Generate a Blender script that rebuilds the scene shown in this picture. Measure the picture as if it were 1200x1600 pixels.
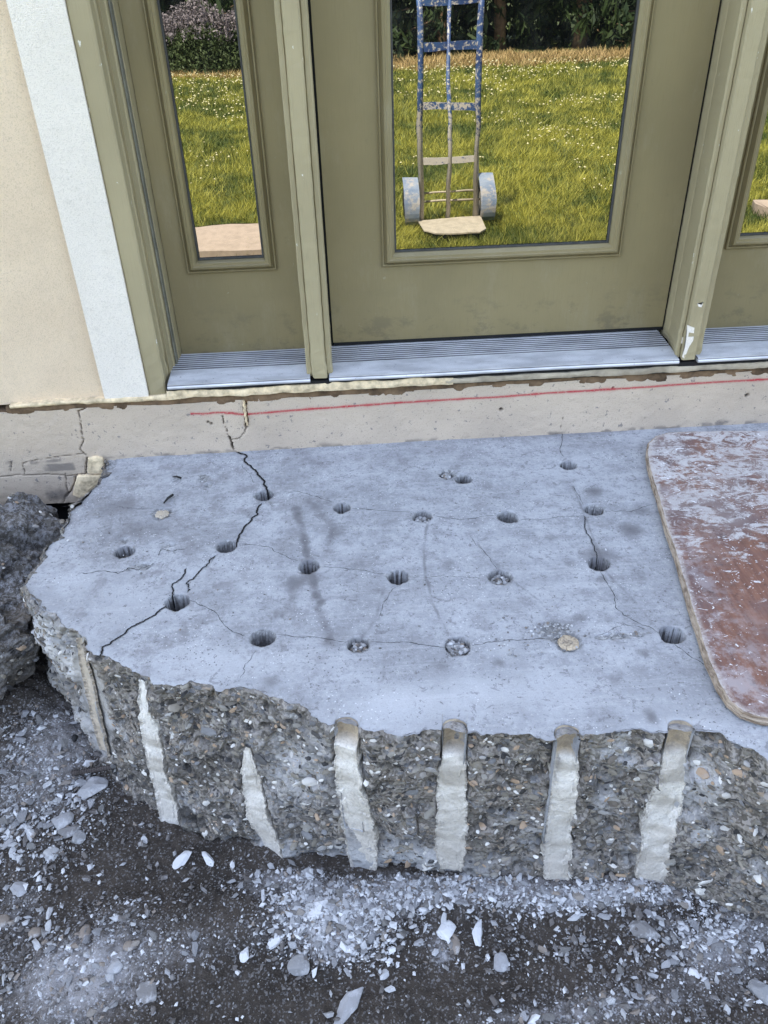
import bpy, math, random
import numpy as np
from mathutils import Matrix, Vector

for o in list(bpy.data.objects): bpy.data.objects.remove(o)
SC = bpy.context.scene
COL = SC.collection
rnd = random.Random(7)
RNG = np.random.default_rng(11)

# ------------------------------------------------------------------ camera
F = 1244.0
_d = np.array([60, 1820, F]); _d /= np.linalg.norm(_d)
_x = np.array([35500, -(35500 * 60 + F * F) / 1820, F]); _x /= np.linalg.norm(_x)
_z = -_d; _y = np.cross(_z, _x)
R = np.stack([_x, _y, _z])                       # camera axes -> world axes
CAM = np.array([0.0379, -2.0582, 0.8516])
cam_data = bpy.data.cameras.new('camera')
cam = bpy.data.objects.new('camera', cam_data); COL.objects.link(cam)
m = Matrix.Identity(4)
for i in range(3):
    m[i][0] = R[i, 0]; m[i][1] = -R[i, 1]; m[i][2] = -R[i, 2]; m[i][3] = CAM[i]
cam.matrix_world = m
cam_data.sensor_fit = 'VERTICAL'; cam_data.sensor_height = 36; cam_data.lens = 36 * F / 1600
cam_data.clip_start = 0.02; cam_data.clip_end = 2000
SC.camera = cam

# ------------------------------------------------------------------ sky, sun, exposure
TO_SUN = Vector((-0.35, 0.50, 1.0)).normalized()
w = bpy.data.worlds.new('World'); SC.world = w; w.use_nodes = True
wt = w.node_tree; bg = wt.nodes['Background']
sky = wt.nodes.new('ShaderNodeTexSky'); sky.sky_type = 'NISHITA'; sky.sun_disc = False
sky.sun_elevation = math.asin(TO_SUN.z); sky.sun_rotation = math.atan2(TO_SUN.x, TO_SUN.y)
hs = wt.nodes.new('ShaderNodeHueSaturation'); hs.inputs['Saturation'].default_value = 0.66      # sky blue toned down in colour, in place of a white balance
wt.links.new(sky.outputs[0], hs.inputs['Color']); wt.links.new(hs.outputs[0], bg.inputs[0]); bg.inputs[1].default_value = 0.15
sd = bpy.data.lights.new('sun', 'SUN'); sd.energy = 5.0; sd.angle = math.radians(0.5); sd.color = (1, .93, .82)
sun = bpy.data.objects.new('sun', sd); COL.objects.link(sun); sun.location = (0, 0, 12)
sun.rotation_euler = TO_SUN.to_track_quat('Z', 'Y').to_euler()
SC.view_settings.view_transform = 'Standard'
try: SC.view_settings.look = 'None'
except Exception: pass
SC.view_settings.exposure = 2.70; SC.view_settings.gamma = 1

# ------------------------------------------------------------------ survey helpers (a picture measurement taken on a known plane)
def ray(u, v): return R @ np.array([(u - 600) / F, (v - 800) / F, 1.0])
def Pz(u, v, z):
    r = ray(u, v); return CAM + (z - CAM[2]) / r[2] * r
def Py(u, v, y):
    r = ray(u, v); return CAM + (y - CAM[1]) / r[1] * r
def project(P):
    q = (np.asarray(P) - CAM) @ R
    return np.stack([600 + F * q[..., 0] / q[..., 2], 800 + F * q[..., 1] / q[..., 2]], -1)

# ------------------------------------------------------------------ noise
def _h(ix, iy, iz, s):
    n = (ix.astype(np.int64) * 374761393 + iy.astype(np.int64) * 668265263 + iz.astype(np.int64) * 2147483647 + s * 974634777) & 0xffffffff
    n = ((n ^ (n >> 13)) * 1274126177) & 0xffffffff
    n = (n ^ (n >> 16)); n = (n * 2246822519) & 0xffffffff
    return ((n ^ (n >> 15)) & 0xffffff) / float(0xffffff)
def vnoise(P, sc, seed=0):
    q = P * sc; i = np.floor(q); f = q - i; f = f * f * (3 - 2 * f); i = i.astype(np.int64)
    x, y, z = i[..., 0], i[..., 1], i[..., 2]; fx, fy, fz = f[..., 0], f[..., 1], f[..., 2]
    def L(a, b, t): return a + (b - a) * t
    a = L(L(_h(x, y, z, seed), _h(x + 1, y, z, seed), fx), L(_h(x, y + 1, z, seed), _h(x + 1, y + 1, z, seed), fx), fy)
    b = L(L(_h(x, y, z + 1, seed), _h(x + 1, y, z + 1, seed), fx), L(_h(x, y + 1, z + 1, seed), _h(x + 1, y + 1, z + 1, seed), fx), fy)
    return L(a, b, fz) * 2 - 1
def fbm(P, sc, octv=4, seed=0, gain=.5):
    a = 1; t = 0; s = 0
    for k in range(octv):
        t = t + a * vnoise(P, sc * 2 ** k, seed + 17 * k); s += a; a *= gain
    return t / s
def worley(P, sc, seed=0, flat=False):
    q = P * sc; i = np.floor(q).astype(np.int64)
    f1 = np.full(q.shape[:-1], 9.); f2 = f1.copy(); idv = np.zeros(q.shape[:-1])
    for dx in (-1, 0, 1):
        for dy in (-1, 0, 1):
            for dz in ((0,) if flat else (-1, 0, 1)):
                cx, cy, cz = i[..., 0] + dx, i[..., 1] + dy, i[..., 2] + dz
                px = cx + _h(cx, cy, cz, seed); py = cy + _h(cx, cy, cz, seed + 1)
                d = (px - q[..., 0]) ** 2 + (py - q[..., 1]) ** 2
                if not flat: d = d + (cz + _h(cx, cy, cz, seed + 2) - q[..., 2]) ** 2
                d = np.sqrt(d); c = d < f1
                f2 = np.where(c, f1, np.minimum(f2, d)); f1 = np.where(c, d, f1)
                idv = np.where(c, _h(cx, cy, cz, seed + 3), idv)
    return f1, f2, idv
def sstep(a, b, x):
    t = np.clip((x - a) / (b - a), 0, 1); return t * t * (3 - 2 * t)
def P3(X, Y, Z=0.0): return np.stack([X, Y, X * 0 + Z], -1)

def jitter_line(pts, amp, n=4, seed=0):
    r = random.Random(seed); pts = [np.array(p[:2], float) for p in pts]
    for k in range(n):
        out = [pts[0]]
        for a, b in zip(pts, pts[1:]):
            L = np.linalg.norm(b - a); nrm = np.array([-(b - a)[1], (b - a)[0]]) / (L + 1e-9)
            out += [(a + b) / 2 + nrm * r.uniform(-1, 1) * min(amp, L * .22), b]
        pts = out; amp *= .6
    return np.array(pts)
def dist_line(xs, ys, line, reach, D=None):
    """distance field of a polyline on the grid xs x ys (arrays [iy, ix])"""
    if D is None: D = np.full((len(ys), len(xs)), 9.0)
    for a, b in zip(line, line[1:]):
        x0, x1 = sorted((a[0], b[0])); y0, y1 = sorted((a[1], b[1]))
        i0, i1 = np.searchsorted(xs, [x0 - reach, x1 + reach]); j0, j1 = np.searchsorted(ys, [y0 - reach, y1 + reach])
        if i1 <= i0 or j1 <= j0: continue
        X, Y = np.meshgrid(xs[i0:i1], ys[j0:j1]); d = b - a; L = d @ d + 1e-12
        t = np.clip(((X - a[0]) * d[0] + (Y - a[1]) * d[1]) / L, 0, 1)
        q = np.hypot(X - a[0] - t * d[0], Y - a[1] - t * d[1])
        D[j0:j1, i0:i1] = np.minimum(D[j0:j1, i0:i1], q)
    return D
def in_poly(X, Y, poly):
    c = np.zeros(X.shape, bool); n = len(poly); j = n - 1
    for i in range(n):
        xi, yi = poly[i][:2]; xj, yj = poly[j][:2]
        if yi != yj:
            c ^= ((yi > Y) != (yj > Y)) & (X < (xj - xi) * (Y - yi) / (yj - yi) + xi)
        j = i
    return c

# ------------------------------------------------------------------ object helpers
def tag(o, label=None, cat=None, group=None, kind=None):
    if label: o['label'] = label
    if cat: o['category'] = cat
    if group: o['group'] = group
    if kind: o['kind'] = kind
    return o
def empty(name, loc, label=None, cat=None, group=None):
    o = bpy.data.objects.new(name, None); o.empty_display_size = .05; COL.objects.link(o); o.location = loc
    o['wl'] = tuple(loc) if False else 0
    del o['wl']
    return tag(o, label, cat, group)
def wloc(o):
    p = Vector((0, 0, 0))
    while o is not None: p = p + o.location; o = o.parent
    return np.array(p)
def mesh_np(name, V, Q=None, T=None, col=None, smooth=True, extra=None):
    V = np.asarray(V, np.float32).reshape(-1, 3)
    nq = 0 if Q is None else len(Q); nt = 0 if T is None else len(T)
    me = bpy.data.meshes.new(name); me.vertices.add(len(V)); me.vertices.foreach_set('co', V.ravel())
    loops = np.concatenate([np.asarray(a, np.int32).ravel() for a in (Q, T) if a is not None and len(a)])
    me.loops.add(len(loops)); me.loops.foreach_set('vertex_index', loops)
    me.polygons.add(nq + nt)
    st = np.concatenate([np.arange(nq) * 4, nq * 4 + np.arange(nt) * 3]).astype(np.int32)
    me.polygons.foreach_set('loop_start', st)
    me.polygons.foreach_set('use_smooth', np.full(nq + nt, bool(smooth)))
    if col is not None:
        at = me.color_attributes.new('mask', 'FLOAT_COLOR', 'POINT')
        c = np.ones((len(V), 4), np.float32); col = np.asarray(col, np.float32).reshape(len(V), -1); c[:, :col.shape[1]] = col
        at.data.foreach_set('color', c.ravel())
    if extra is not None:
        ea = me.attributes.new('bore', 'FLOAT', 'POINT'); ea.data.foreach_set('value', np.asarray(extra, np.float32).ravel())
    me.update(calc_edges=True); me.validate()
    return me
def link(name, me, mat, parent=None, loc=(0, 0, 0)):
    o = bpy.data.objects.new(name, me); COL.objects.link(o)
    if mat and not me.materials: me.materials.append(mat)
    if parent: o.parent = parent
    o.location = loc; return o
def build(name, V, F_=None, mat=None, parent=None, col=None, smooth=True, Q=None, T=None, origin=None, extra=None):
    """world-space vertices -> one object under parent; faces as a mixed list or as arrays"""
    V = np.asarray(V, float).reshape(-1, 3)
    if F_ is not None:
        Q = np.array([f for f in F_ if len(f) == 4], np.int32); T = []
        for f in F_:
            if len(f) == 3: T.append(f)
            elif len(f) > 4:
                for k in range(1, len(f) - 1): T.append((f[0], f[k], f[k + 1]))
        T = np.array(T, np.int32)
    base = wloc(parent) if parent else np.zeros(3)
    loc = np.zeros(3)
    if origin is not None: loc = np.array(origin) - base; base = np.array(origin)
    me = mesh_np(name, V - base, Q, T, col, smooth, extra)
    return link(name, me, mat, parent, loc)
def grid_faces(ny, nx, keep=None):
    i = np.arange(ny * nx).reshape(ny, nx)
    q = np.stack([i[:-1, :-1], i[:-1, 1:], i[1:, 1:], i[1:, :-1]], -1).reshape(-1, 4)
    if keep is not None: q = q[keep.ravel()]
    return q
def compact(V, Q, C=None):
    u, inv = np.unique(Q, return_inverse=True)
    return V[u], inv.reshape(Q.shape), (None if C is None else C[u])
class MB:
    def __init__(s): s.v = []; s.f = []
    def box(s, x0, x1, y0, y1, z0, z1, b=0.0):
        if b <= 0:
            n = len(s.v)
            s.v += [(x0, y0, z0), (x1, y0, z0), (x1, y1, z0), (x0, y1, z0), (x0, y0, z1), (x1, y0, z1), (x1, y1, z1), (x0, y1, z1)]
            s.f += [(n, n + 3, n + 2, n + 1), (n + 4, n + 5, n + 6, n + 7), (n, n + 1, n + 5, n + 4), (n + 1, n + 2, n + 6, n + 5), (n + 2, n + 3, n + 7, n + 6), (n + 3, n, n + 4, n + 7)]
            return s
        pr = [(x0 + b, y0), (x1 - b, y0), (x1, y0 + b), (x1, y1 - b), (x1 - b, y1), (x0 + b, y1), (x0, y1 - b), (x0, y0 + b)]
        return s.prism([(p[0], p[1]) for p in pr], z0, z1)
    def prism(s, prof, z0, z1, n=1, wob=None):
        k = len(prof); b = len(s.v)
        for j in range(n + 1):
            z = z0 + (z1 - z0) * j / n
            for (x, y) in prof: s.v.append((x, y, z))
        for j in range(n):
            for i in range(k):
                a = b + j * k + i; c = b + j * k + (i + 1) % k
                s.f.append((a, c, c + k, a + k))
        s.f.append(tuple(b + i for i in range(k))[::-1]); s.f.append(tuple(b + n * k + i for i in range(k)))
        return s
    def tube(s, pts, r, n=10, cap=True):
        pts = [np.array(p, float) for p in pts]; b = len(s.v)
        up = np.array([0, 0, 1.]); rr = r if hasattr(r, '__len__') else [r] * len(pts)
        for i, p in enumerate(pts):
            t = pts[min(i + 1, len(pts) - 1)] - pts[max(i - 1, 0)]; t /= np.linalg.norm(t) + 1e-9
            a = np.cross(t, up if abs(t[2]) < .9 else np.array([1., 0, 0])); a /= np.linalg.norm(a); c = np.cross(t, a)
            for k in range(n):
                q = 2 * math.pi * k / n; s.v.append(tuple(p + rr[i] * (a * math.cos(q) + c * math.sin(q))))
        for i in range(len(pts) - 1):
            for k in range(n):
                a = b + i * n + k; c = b + i * n + (k + 1) % n; s.f.append((a, c, c + n, a + n))
        if cap:
            s.f.append(tuple(b + k for k in range(n))[::-1]); s.f.append(tuple(b + (len(pts) - 1) * n + k for k in range(n)))
        return s
    def out(s, name, mat, parent=None, smooth=False, origin=None):
        return build(name, s.v, s.f, mat, parent, smooth=smooth, origin=origin)

# ------------------------------------------------------------------ material helper
class G:
    def __init__(s, name):
        s.m = bpy.data.materials.new(name); s.m.use_nodes = True; s.t = s.m.node_tree; s.t.nodes.clear()
        s.o = s.t.nodes.new('ShaderNodeOutputMaterial'); s.p = s.t.nodes.new('ShaderNodeBsdfPrincipled')
        s.t.links.new(s.p.outputs[0], s.o.inputs[0]); s._c = None
    def n(s, k): return s.t.nodes.new(k)
    def put(s, sock, v):
        if v is None: return
        if isinstance(v, bpy.types.NodeSocket): s.t.links.new(v, sock)
        elif isinstance(v, tuple) and len(v) == 3 and sock.type == 'RGBA': sock.default_value = (*v, 1)
        elif not isinstance(v, tuple) and sock.type == 'RGBA': sock.default_value = (v, v, v, 1)
        else: sock.default_value = v
    def co(s):
        if s._c is None: s._c = s.n('ShaderNodeTexCoord').outputs['Object']
        return s._c
    def map(s, scale=(1, 1, 1), rot=(0, 0, 0), loc=(0, 0, 0), v=None):
        a = s.n('ShaderNodeMapping'); s.put(a.inputs[0], v or s.co()); a.inputs['Scale'].default_value = scale
        a.inputs['Rotation'].default_value = rot; a.inputs['Location'].default_value = loc; return a.outputs[0]
    def noise(s, sc, det=4, rough=.55, v=None, dist=0, col=False):
        a = s.n('ShaderNodeTexNoise'); s.put(a.inputs['Vector'], v or s.co()); a.inputs['Scale'].default_value = sc
        a.inputs['Detail'].default_value = det; a.inputs['Roughness'].default_value = rough; a.inputs['Distortion'].default_value = dist
        return a.outputs[1 if col else 0]
    def vor(s, sc, feat='F1', out=0, v=None, rand=1):
        a = s.n('ShaderNodeTexVoronoi'); a.feature = feat; s.put(a.inputs['Vector'], v or s.co()); a.inputs['Scale'].default_value = sc
        a.inputs['Randomness'].default_value = rand; return a.outputs[out]
    def ramp(s, f, stops, interp='LINEAR'):
        a = s.n('ShaderNodeValToRGB'); s.put(a.inputs[0], f); e = a.color_ramp.elements; a.color_ramp.interpolation = interp
        while len(e) < len(stops): e.new(.5)
        for k, (p, c) in enumerate(stops):
            e[k].position = p; e[k].color = (*c, 1) if isinstance(c, tuple) else (c, c, c, 1)
        return a.outputs[0]
    def step(s, f, a, b):
        r = s.n('ShaderNodeMapRange'); r.interpolation_type = 'SMOOTHSTEP'; s.put(r.inputs[0], f)
        r.inputs[1].default_value = a; r.inputs[2].default_value = b; return r.outputs[0]
    def math(s, op, a, b=0.0, clamp=False):
        r = s.n('ShaderNodeMath'); r.operation = op; r.use_clamp = clamp; s.put(r.inputs[0], a); s.put(r.inputs[1], b); return r.outputs[0]
    def mix(s, f, a, b, mode='MIX'):
        r = s.n('ShaderNodeMix'); r.data_type = 'RGBA'; r.blend_type = mode; s.put(r.inputs[0], f); s.put(r.inputs[6], a); s.put(r.inputs[7], b); return r.outputs[2]
    def attr(s, name='mask'):
        a = s.n('ShaderNodeAttribute'); a.attribute_name = name; return a.outputs['Color']
    def sep(s, c):
        a = s.n('ShaderNodeSeparateColor'); s.put(a.inputs[0], c); return a.outputs
    def xyz(s, v=None):
        a = s.n('ShaderNodeSeparateXYZ'); s.put(a.inputs[0], v or s.co()); return a.outputs
    def rand(s):
        return s.n('ShaderNodeObjectInfo').outputs['Random']
    def bump(s, h, st=.5, d=.002, nrm=None):
        a = s.n('ShaderNodeBump'); a.inputs['Strength'].default_value = st; a.inputs['Distance'].default_value = d
        s.put(a.inputs['Height'], h); s.put(a.inputs['Normal'], nrm); return a.outputs[0]
    def done(s, col, rough=.85, nrm=None, metal=0, spec=.3):
        s.put(s.p.inputs['Base Color'], col); s.put(s.p.inputs['Roughness'], rough); s.put(s.p.inputs['Metallic'], metal)
        s.put(s.p.inputs['Specular IOR Level'], spec)
        if nrm is not None: s.put(s.p.inputs['Normal'], nrm)
        return s.m

def m_stucco(name, base, dark, grain=420, bst=.7):
    g = G(name); n1 = g.noise(3, 5, .6); n2 = g.noise(grain, 2, .7); n3 = g.noise(38, 4, .6)
    c = g.mix(g.step(n1, .35, .7), base, dark)
    c = g.mix(g.math('MULTIPLY', g.step(n3, .55, .75), .35), c, tuple(v * .72 for v in base))
    c = g.mix(g.math('MULTIPLY', g.step(n2, .52, .68), .5), c, tuple(v * .6 for v in base)); c = g.mix(g.math('MULTIPLY', g.step(g.noise(210, 4, .8), .52, .62), .28), c, tuple(v * .62 for v in base)); c = g.mix(g.math('MULTIPLY', g.step(g.noise(7, 6, .75, g.map((1, 1, .5))), .5, .7), .25), c, tuple(v * .75 for v in base))
    c = g.mix(g.math('MULTIPLY', g.step(g.noise(200, 2), .64, .74), .15), c, tuple(min(1, v * 1.25) for v in base))
    return g.done(c, .95, g.bump(g.math('ADD', n2, g.math('MULTIPLY', n3, .8)), bst, .003), spec=.15)
M_stucco = m_stucco('tan_stucco', (.72, .585, .43), (.65, .52, .375))
M_white = m_stucco('white_stucco', (.78, .72, .635), (.72, .665, .59), 380, .8)

def m_found():
    g = G('foundation_stucco'); a = g.sep(g.attr()); n2 = g.noise(330, 2, .7); n3 = g.noise(26, 5, .65); n1 = g.noise(4, 4)
    c = g.mix(g.step(n1, .3, .7), (.555, .46, .36), (.47, .39, .31))
    c = g.mix(g.math('MULTIPLY', g.step(n2, .55, .72), .5), c, (.27, .22, .18))
    c = g.mix(g.math('MULTIPLY', g.step(g.noise(70, 3, .7), .63, .69), .75), c, (.17, .16, .16))
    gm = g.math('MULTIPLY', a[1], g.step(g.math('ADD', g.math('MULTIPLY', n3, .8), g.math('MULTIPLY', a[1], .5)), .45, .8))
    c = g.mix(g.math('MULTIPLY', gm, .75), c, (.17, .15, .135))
    c = g.mix(a[2], c, (.03, .028, .027))
    red = g.math('MULTIPLY', a[0], g.step(g.noise(260, 2, .7), .15, .5))
    c = g.mix(red, c, (.40, .03, .045))
    return g.done(c, .95, g.bump(g.math('ADD', n2, n3), .8, .003), spec=.15)
M_found = m_found()

def m_paint():
    g = G('olive_paint'); x = g.xyz(); z = x[2]
    grain = g.noise(60, 4, .6, g.map((6, 6, .25)))
    c = g.mix(g.step(g.noise(2.2, 4), .3, .7), (.240, .198, .106), (.190, .157, .085))
    c = g.mix(g.math('MULTIPLY', g.step(grain, .5, .75), .25), c, (.155, .128, .068))
    scf = g.step(g.noise(16, 6, .8, g.map((1, 1, .7), loc=(2, 0, 5))), .60, .68); c = g.mix(g.math('MULTIPLY', scf, .30), c, (.135, .112, .07))
    c = g.mix(g.math('MULTIPLY', g.step(g.noise(5, 7, .8, g.map((1.5, 1, .5), loc=(7, 0, 1))), .5, .72), .30), c, (.31, .285, .21))
    low = g.step(z, .85, .66)
    sm = g.math('MULTIPLY', g.step(g.noise(11, 6, .75, g.map((1, 1, 1.6))), .50, .64), low)
    c = g.mix(g.math('MULTIPLY', sm, .6), c, (.12, .10, .066))
    c = g.mix(g.math('MULTIPLY', g.step(g.noise(30, 4, .75), .66, .72), .5), c, (.33, .32, .25))
    return g.done(c, .42, g.bump(grain, .25, .0006), spec=.45)
M_paint = m_paint()

def m_paint_worn_lit():
    g = G('olive_paint_weathered_lit'); x = g.xyz(); z = x[2]
    grain = g.noise(70, 5, .65, g.map((7, 7, .22)))
    c = g.mix(g.step(g.noise(2.2, 4), .3, .7), (.345, .295, .180), (.29, .247, .150))  # base also lightened, painting in the light on the outer frames
    c = g.mix(g.math('MULTIPLY', g.step(grain, .5, .75), .3), c, (.19, .158, .09))
    low = g.step(z, .16, -.02)
    crack = g.math('MULTIPLY', g.step(g.noise(120, 4, .7, g.map((5, 5, .12))), .52, .62), low)
    c = g.mix(crack, c, (.045, .038, .028))
    chip = g.step(g.math('ADD', g.noise(26, 4, .7, g.map((2.2, 2.2, .8))), g.math('MULTIPLY', low, .10)), .69, .71)
    c = g.mix(chip, c, (.60, .58, .52))
    c = g.mix(g.math('MULTIPLY', g.step(g.noise(9, 3, .6, g.map((1, 1, .5), loc=(3, 1, 2))), .70, .73), low), c, (.78, .77, .74))
    return g.done(c, .55, g.bump(g.math('SUBTRACT', grain, g.math('MULTIPLY', crack, 2.)), .5, .0012), spec=.35)
M_worn_lit = m_paint_worn_lit()

def m_simple(name, c, rough=.7, metal=0, spec=.3, var=.25, sc=30, bump=.3, bd=.001):
    g = G(name); n = g.noise(sc, 5, .65)
    col = g.mix(g.step(n, .3, .72), tuple(v * (1 + var) if v * (1 + var) < 1 else 1. for v in c), tuple(v * (1 - var) for v in c))
    return g.done(col, rough, g.bump(n, bump, bd), metal, spec)
M_gap = m_simple('dark_seal_and_shade', (.012, .012, .013), .8)  # seals; on the slab cracks this near-black stands in for shade
M_gasket = m_simple('grey_gasket', (.055, .055, .055), .6)
M_reveal = m_simple('grey_weatherstrip', (.135, .13, .105), .7)
M_foam = m_simple('cream_foam', (.62, .50, .33), .9, var=.34, sc=40, bump=.8, bd=.004)
M_brown = m_simple('brown_wood_gap', (.13, .085, .05), .9, var=.6, sc=18)
M_wood_white = m_simple('bleached_wood', (.36, .31, .235), .9, var=.3, sc=14)

def m_alu():
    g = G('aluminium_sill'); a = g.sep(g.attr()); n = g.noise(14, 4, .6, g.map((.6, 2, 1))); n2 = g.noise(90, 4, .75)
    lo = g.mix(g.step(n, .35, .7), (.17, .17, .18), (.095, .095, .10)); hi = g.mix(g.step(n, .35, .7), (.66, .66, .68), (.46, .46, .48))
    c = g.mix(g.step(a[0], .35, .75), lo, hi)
    c = g.mix(g.math('MULTIPLY', g.step(n2, .6, .72), .6), c, (.12, .12, .12))
    return g.done(c, .45, g.bump(n2, .2, .0005), .35, .5)
M_alu = m_alu()

def m_glass():
    g = G('reflective_glass'); gl = g.n('ShaderNodeBsdfGlossy'); gl.inputs['Roughness'].default_value = 0.0
    gl.inputs['Color'].default_value = (.95, .97, .92, 1)
    g.put(g.p.inputs['Base Color'], g.mix(g.step(g.noise(9, 7, .8), .45, .75), (.004, .004, .004), (.022, .022, .02))); g.p.inputs['Roughness'].default_value = .9; g.p.inputs['Specular IOR Level'].default_value = 0
    mx = g.n('ShaderNodeMixShader'); lw = g.n('ShaderNodeFresnel'); lw.inputs[0].default_value = 1.45
    f = g.math('MULTIPLY', lw.outputs[0], 5.8, True)
    g.put(mx.inputs[0], f); g.t.links.new(g.p.outputs[0], mx.inputs[1]); g.t.links.new(gl.outputs[0], mx.inputs[2])
    b = g.bump(g.noise(6.0, 1.5, .4, g.map((1, 1, 1))), .065, .006)
    g.t.links.new(b, gl.inputs['Normal']); g.t.links.new(mx.outputs[0], g.o.inputs[0]); return g.m
M_glass = m_glass()

def m_slab():
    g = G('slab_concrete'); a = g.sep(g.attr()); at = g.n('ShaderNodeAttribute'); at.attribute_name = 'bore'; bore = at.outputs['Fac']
    n1 = g.noise(4.5, 7, .68); n2 = g.noise(21, 7, .75); n3 = g.noise(130, 5, .75); n4 = g.noise(650, 3, .7)
    trow = g.noise(26, 6, .7, g.map((.13, 2.4, 1), rot=(0, 0, .07))); blot = g.noise(38, 5, .7, v=g.map(loc=(3, 7, 0)), dist=.6)
    c = g.mix(g.step(n1, .38, .64), (.39, .40, .425), (.285, .292, .312))
    c = g.mix(g.math('MULTIPLY', g.step(n2, .46, .66), .65), c, (.215, .215, .23))
    c = g.mix(g.math('MULTIPLY', g.step(n2, .46, .34), .5), c, (.45, .458, .475))
    c = g.mix(g.math('MULTIPLY', g.step(trow, .5, .68), .38), c, (.46, .465, .485))
    c = g.mix(g.math('MULTIPLY', g.step(n3, .54, .64), .65), c, (.18, .18, .19))
    c = g.mix(g.math('MULTIPLY', g.step(n3, .44, .34), .5), c, (.50, .505, .52))
    dust = g.math('MULTIPLY', a[0], g.step(g.math('ADD', g.math('ADD', g.math('MULTIPLY', n2, .7), g.math('MULTIPLY', n3, .3)), g.math('MULTIPLY', a[0], .16)), .47, .68))
    c = g.mix(g.math('MULTIPLY', dust, .7), c, (.52, .53, .552))
    st = g.math('MULTIPLY', a[1], g.step(g.math('ADD', g.noise(60, 6, .75), g.math('MULTIPLY', a[1], .42)), .52, .70), True)
    c = g.mix(g.math('MULTIPLY', st, .85), c, (.135, .13, .138)); c = g.mix(g.math('MULTIPLY', a[1], .28, True), c, (.16, .158, .168))
    left = g.step(g.xyz()[0], -.10, -.42)
    c = g.mix(g.math('MULTIPLY', g.math('MULTIPLY', g.step(g.noise(13, 7, .75), .5, .62), left), .6), c, (.19, .185, .195))
    c = g.mix(g.math('MULTIPLY', g.step(blot, .60, .66), .6), c, (.17, .167, .18))
    pv = g.noise(75, 4, .75); c = g.mix(g.math('MULTIPLY', g.step(pv, .62, .67), .75), c, (.13, .125, .13))
    pt = g.step(g.vor(100), .17, .10); pt = g.math('MULTIPLY', pt, g.step(g.noise(11, 2), .53, .60))
    c = g.mix(g.math('MULTIPLY', pt, .85), c, (.085, .085, .09))
    wh = g.step(g.vor(120, v=g.map(loc=(4, 2, 1))), .18, .12); wh = g.math('MULTIPLY', wh, g.step(g.noise(9, 2, v=g.map(loc=(5, 1, 1))), .54, .61))
    c = g.mix(g.math('MULTIPLY', wh, .8), c, (.68, .69, .71))
    crum = g.ramp(g.vor(170, out=1), [(0, .09), (.5, .24), (1, .46)])
    c = g.mix(a[2], c, crum)
    c = g.mix(bore, c, g.mix(g.step(n3, .35, .65), (.115, .11, .112), (.045, .043, .044)))  # shade down the drilled holes is put into the bore colour
    h = g.math('ADD', g.math('ADD', g.math('MULTIPLY', n3, .8), g.math('MULTIPLY', n4, .35)), g.math('MULTIPLY', n2, .9))
    h = g.math('SUBTRACT', h, g.math('MULTIPLY', pt, .7))
    return g.done(c, .88, g.bump(h, .75, .003), spec=.25)
M_slab = m_slab()

def m_agg():
    g = G('broken_aggregate'); a = g.sep(g.attr())
    wv = g.mix(.25, g.co(), g.noise(25, 2, .5, col=True))
    v1 = g.vor(75, out=1, v=g.map((1, 1, 1.5))); e1 = g.vor(75, 'DISTANCE_TO_EDGE', v=g.map((1, 1, 1.5)))
    v2 = g.vor(210, out=1); n = g.noise(14, 5, .65); nf = g.noise(230, 4, .75)
    s1 = g.sep(v1)
    st = g.ramp(s1[0], [(0, (.032, .030, .030)), (.2, (.09, .08, .066)), (.42, (.175, .16, .135)), (.6, (.14, .14, .145)), (.78, (.26, .24, .205)), (.92, (.30, .235, .17)), (.97, (.48, .47, .45))], 'CONSTANT')
    mtx = g.mix(g.step(g.sep(v2)[1], .2, .8), (.105, .090, .076), (.255, .23, .205))
    mtx = g.mix(g.math('MULTIPLY', g.step(nf, .55, .75), .6), mtx, (.05, .048, .046))
    isst = g.math('MULTIPLY', g.step(s1[1], .42, .5), g.step(e1, .06, .13))
    c = g.mix(isst, mtx, st)
    c = g.mix(g.math('MULTIPLY', g.step(n, .48, .7), .35), c, (.07, .062, .055))
    du = g.math('MULTIPLY', a[0], g.step(g.math('ADD', g.noise(55, 5, .75), g.math('MULTIPLY', a[0], .45)), .52, .8))
    c = g.mix(g.math('MULTIPLY', du, .9), c, (.50, .50, .51))
    tan = g.math('MULTIPLY', a[1], g.step(g.noise(30, 4, .7), .3, .6))
    c = g.mix(tan, c, (.42, .38, .32))
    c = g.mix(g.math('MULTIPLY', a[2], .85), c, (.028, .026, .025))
    h = g.math('ADD', g.math('MULTIPLY', isst, .35), g.math('ADD', g.math('MULTIPLY', nf, .5), g.math('MULTIPLY', g.noise(60, 4, .7), .9)))
    return g.done(c, .8, g.bump(h, .9, .004), spec=.35)
M_agg = m_agg()

def m_stones(name, cols, dust=.5, rough=.75):
    """loose or embedded stones: tint from the mask attribute's red"""
    g = G(name); a = g.sep(g.attr()); n = g.noise(90, 4, .7)
    k = len(cols); st = [(i / k, c) for i, c in enumerate(cols)]
    c = g.ramp(a[0], st, 'CONSTANT')
    c = g.mix(g.math('MULTIPLY', g.step(n, .5, .75), .35), c, (.10, .10, .10))
    c = g.mix(g.math('MULTIPLY', g.step(g.noise(45, 4, .7), .5, .68), g.math('MULTIPLY', a[1], dust)), c, (.62, .63, .66))
    return g.done(c, rough, g.bump(n, .4, .0015), spec=.35)
M_peb = m_stones('aggregate_stones', [(.62, .60, .57), (.035, .034, .036), (.14, .12, .10), (.22, .205, .18), (.16, .16, .165), (.28, .25, .21), (.10, .09, .078), (.17, .15, .12), (.33, .24, .165), (.31, .30, .29), (.20, .18, .15), (.12, .11, .10), (.50, .48, .45), (.075, .072, .072), (.24, .22, .20)], .35)
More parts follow.
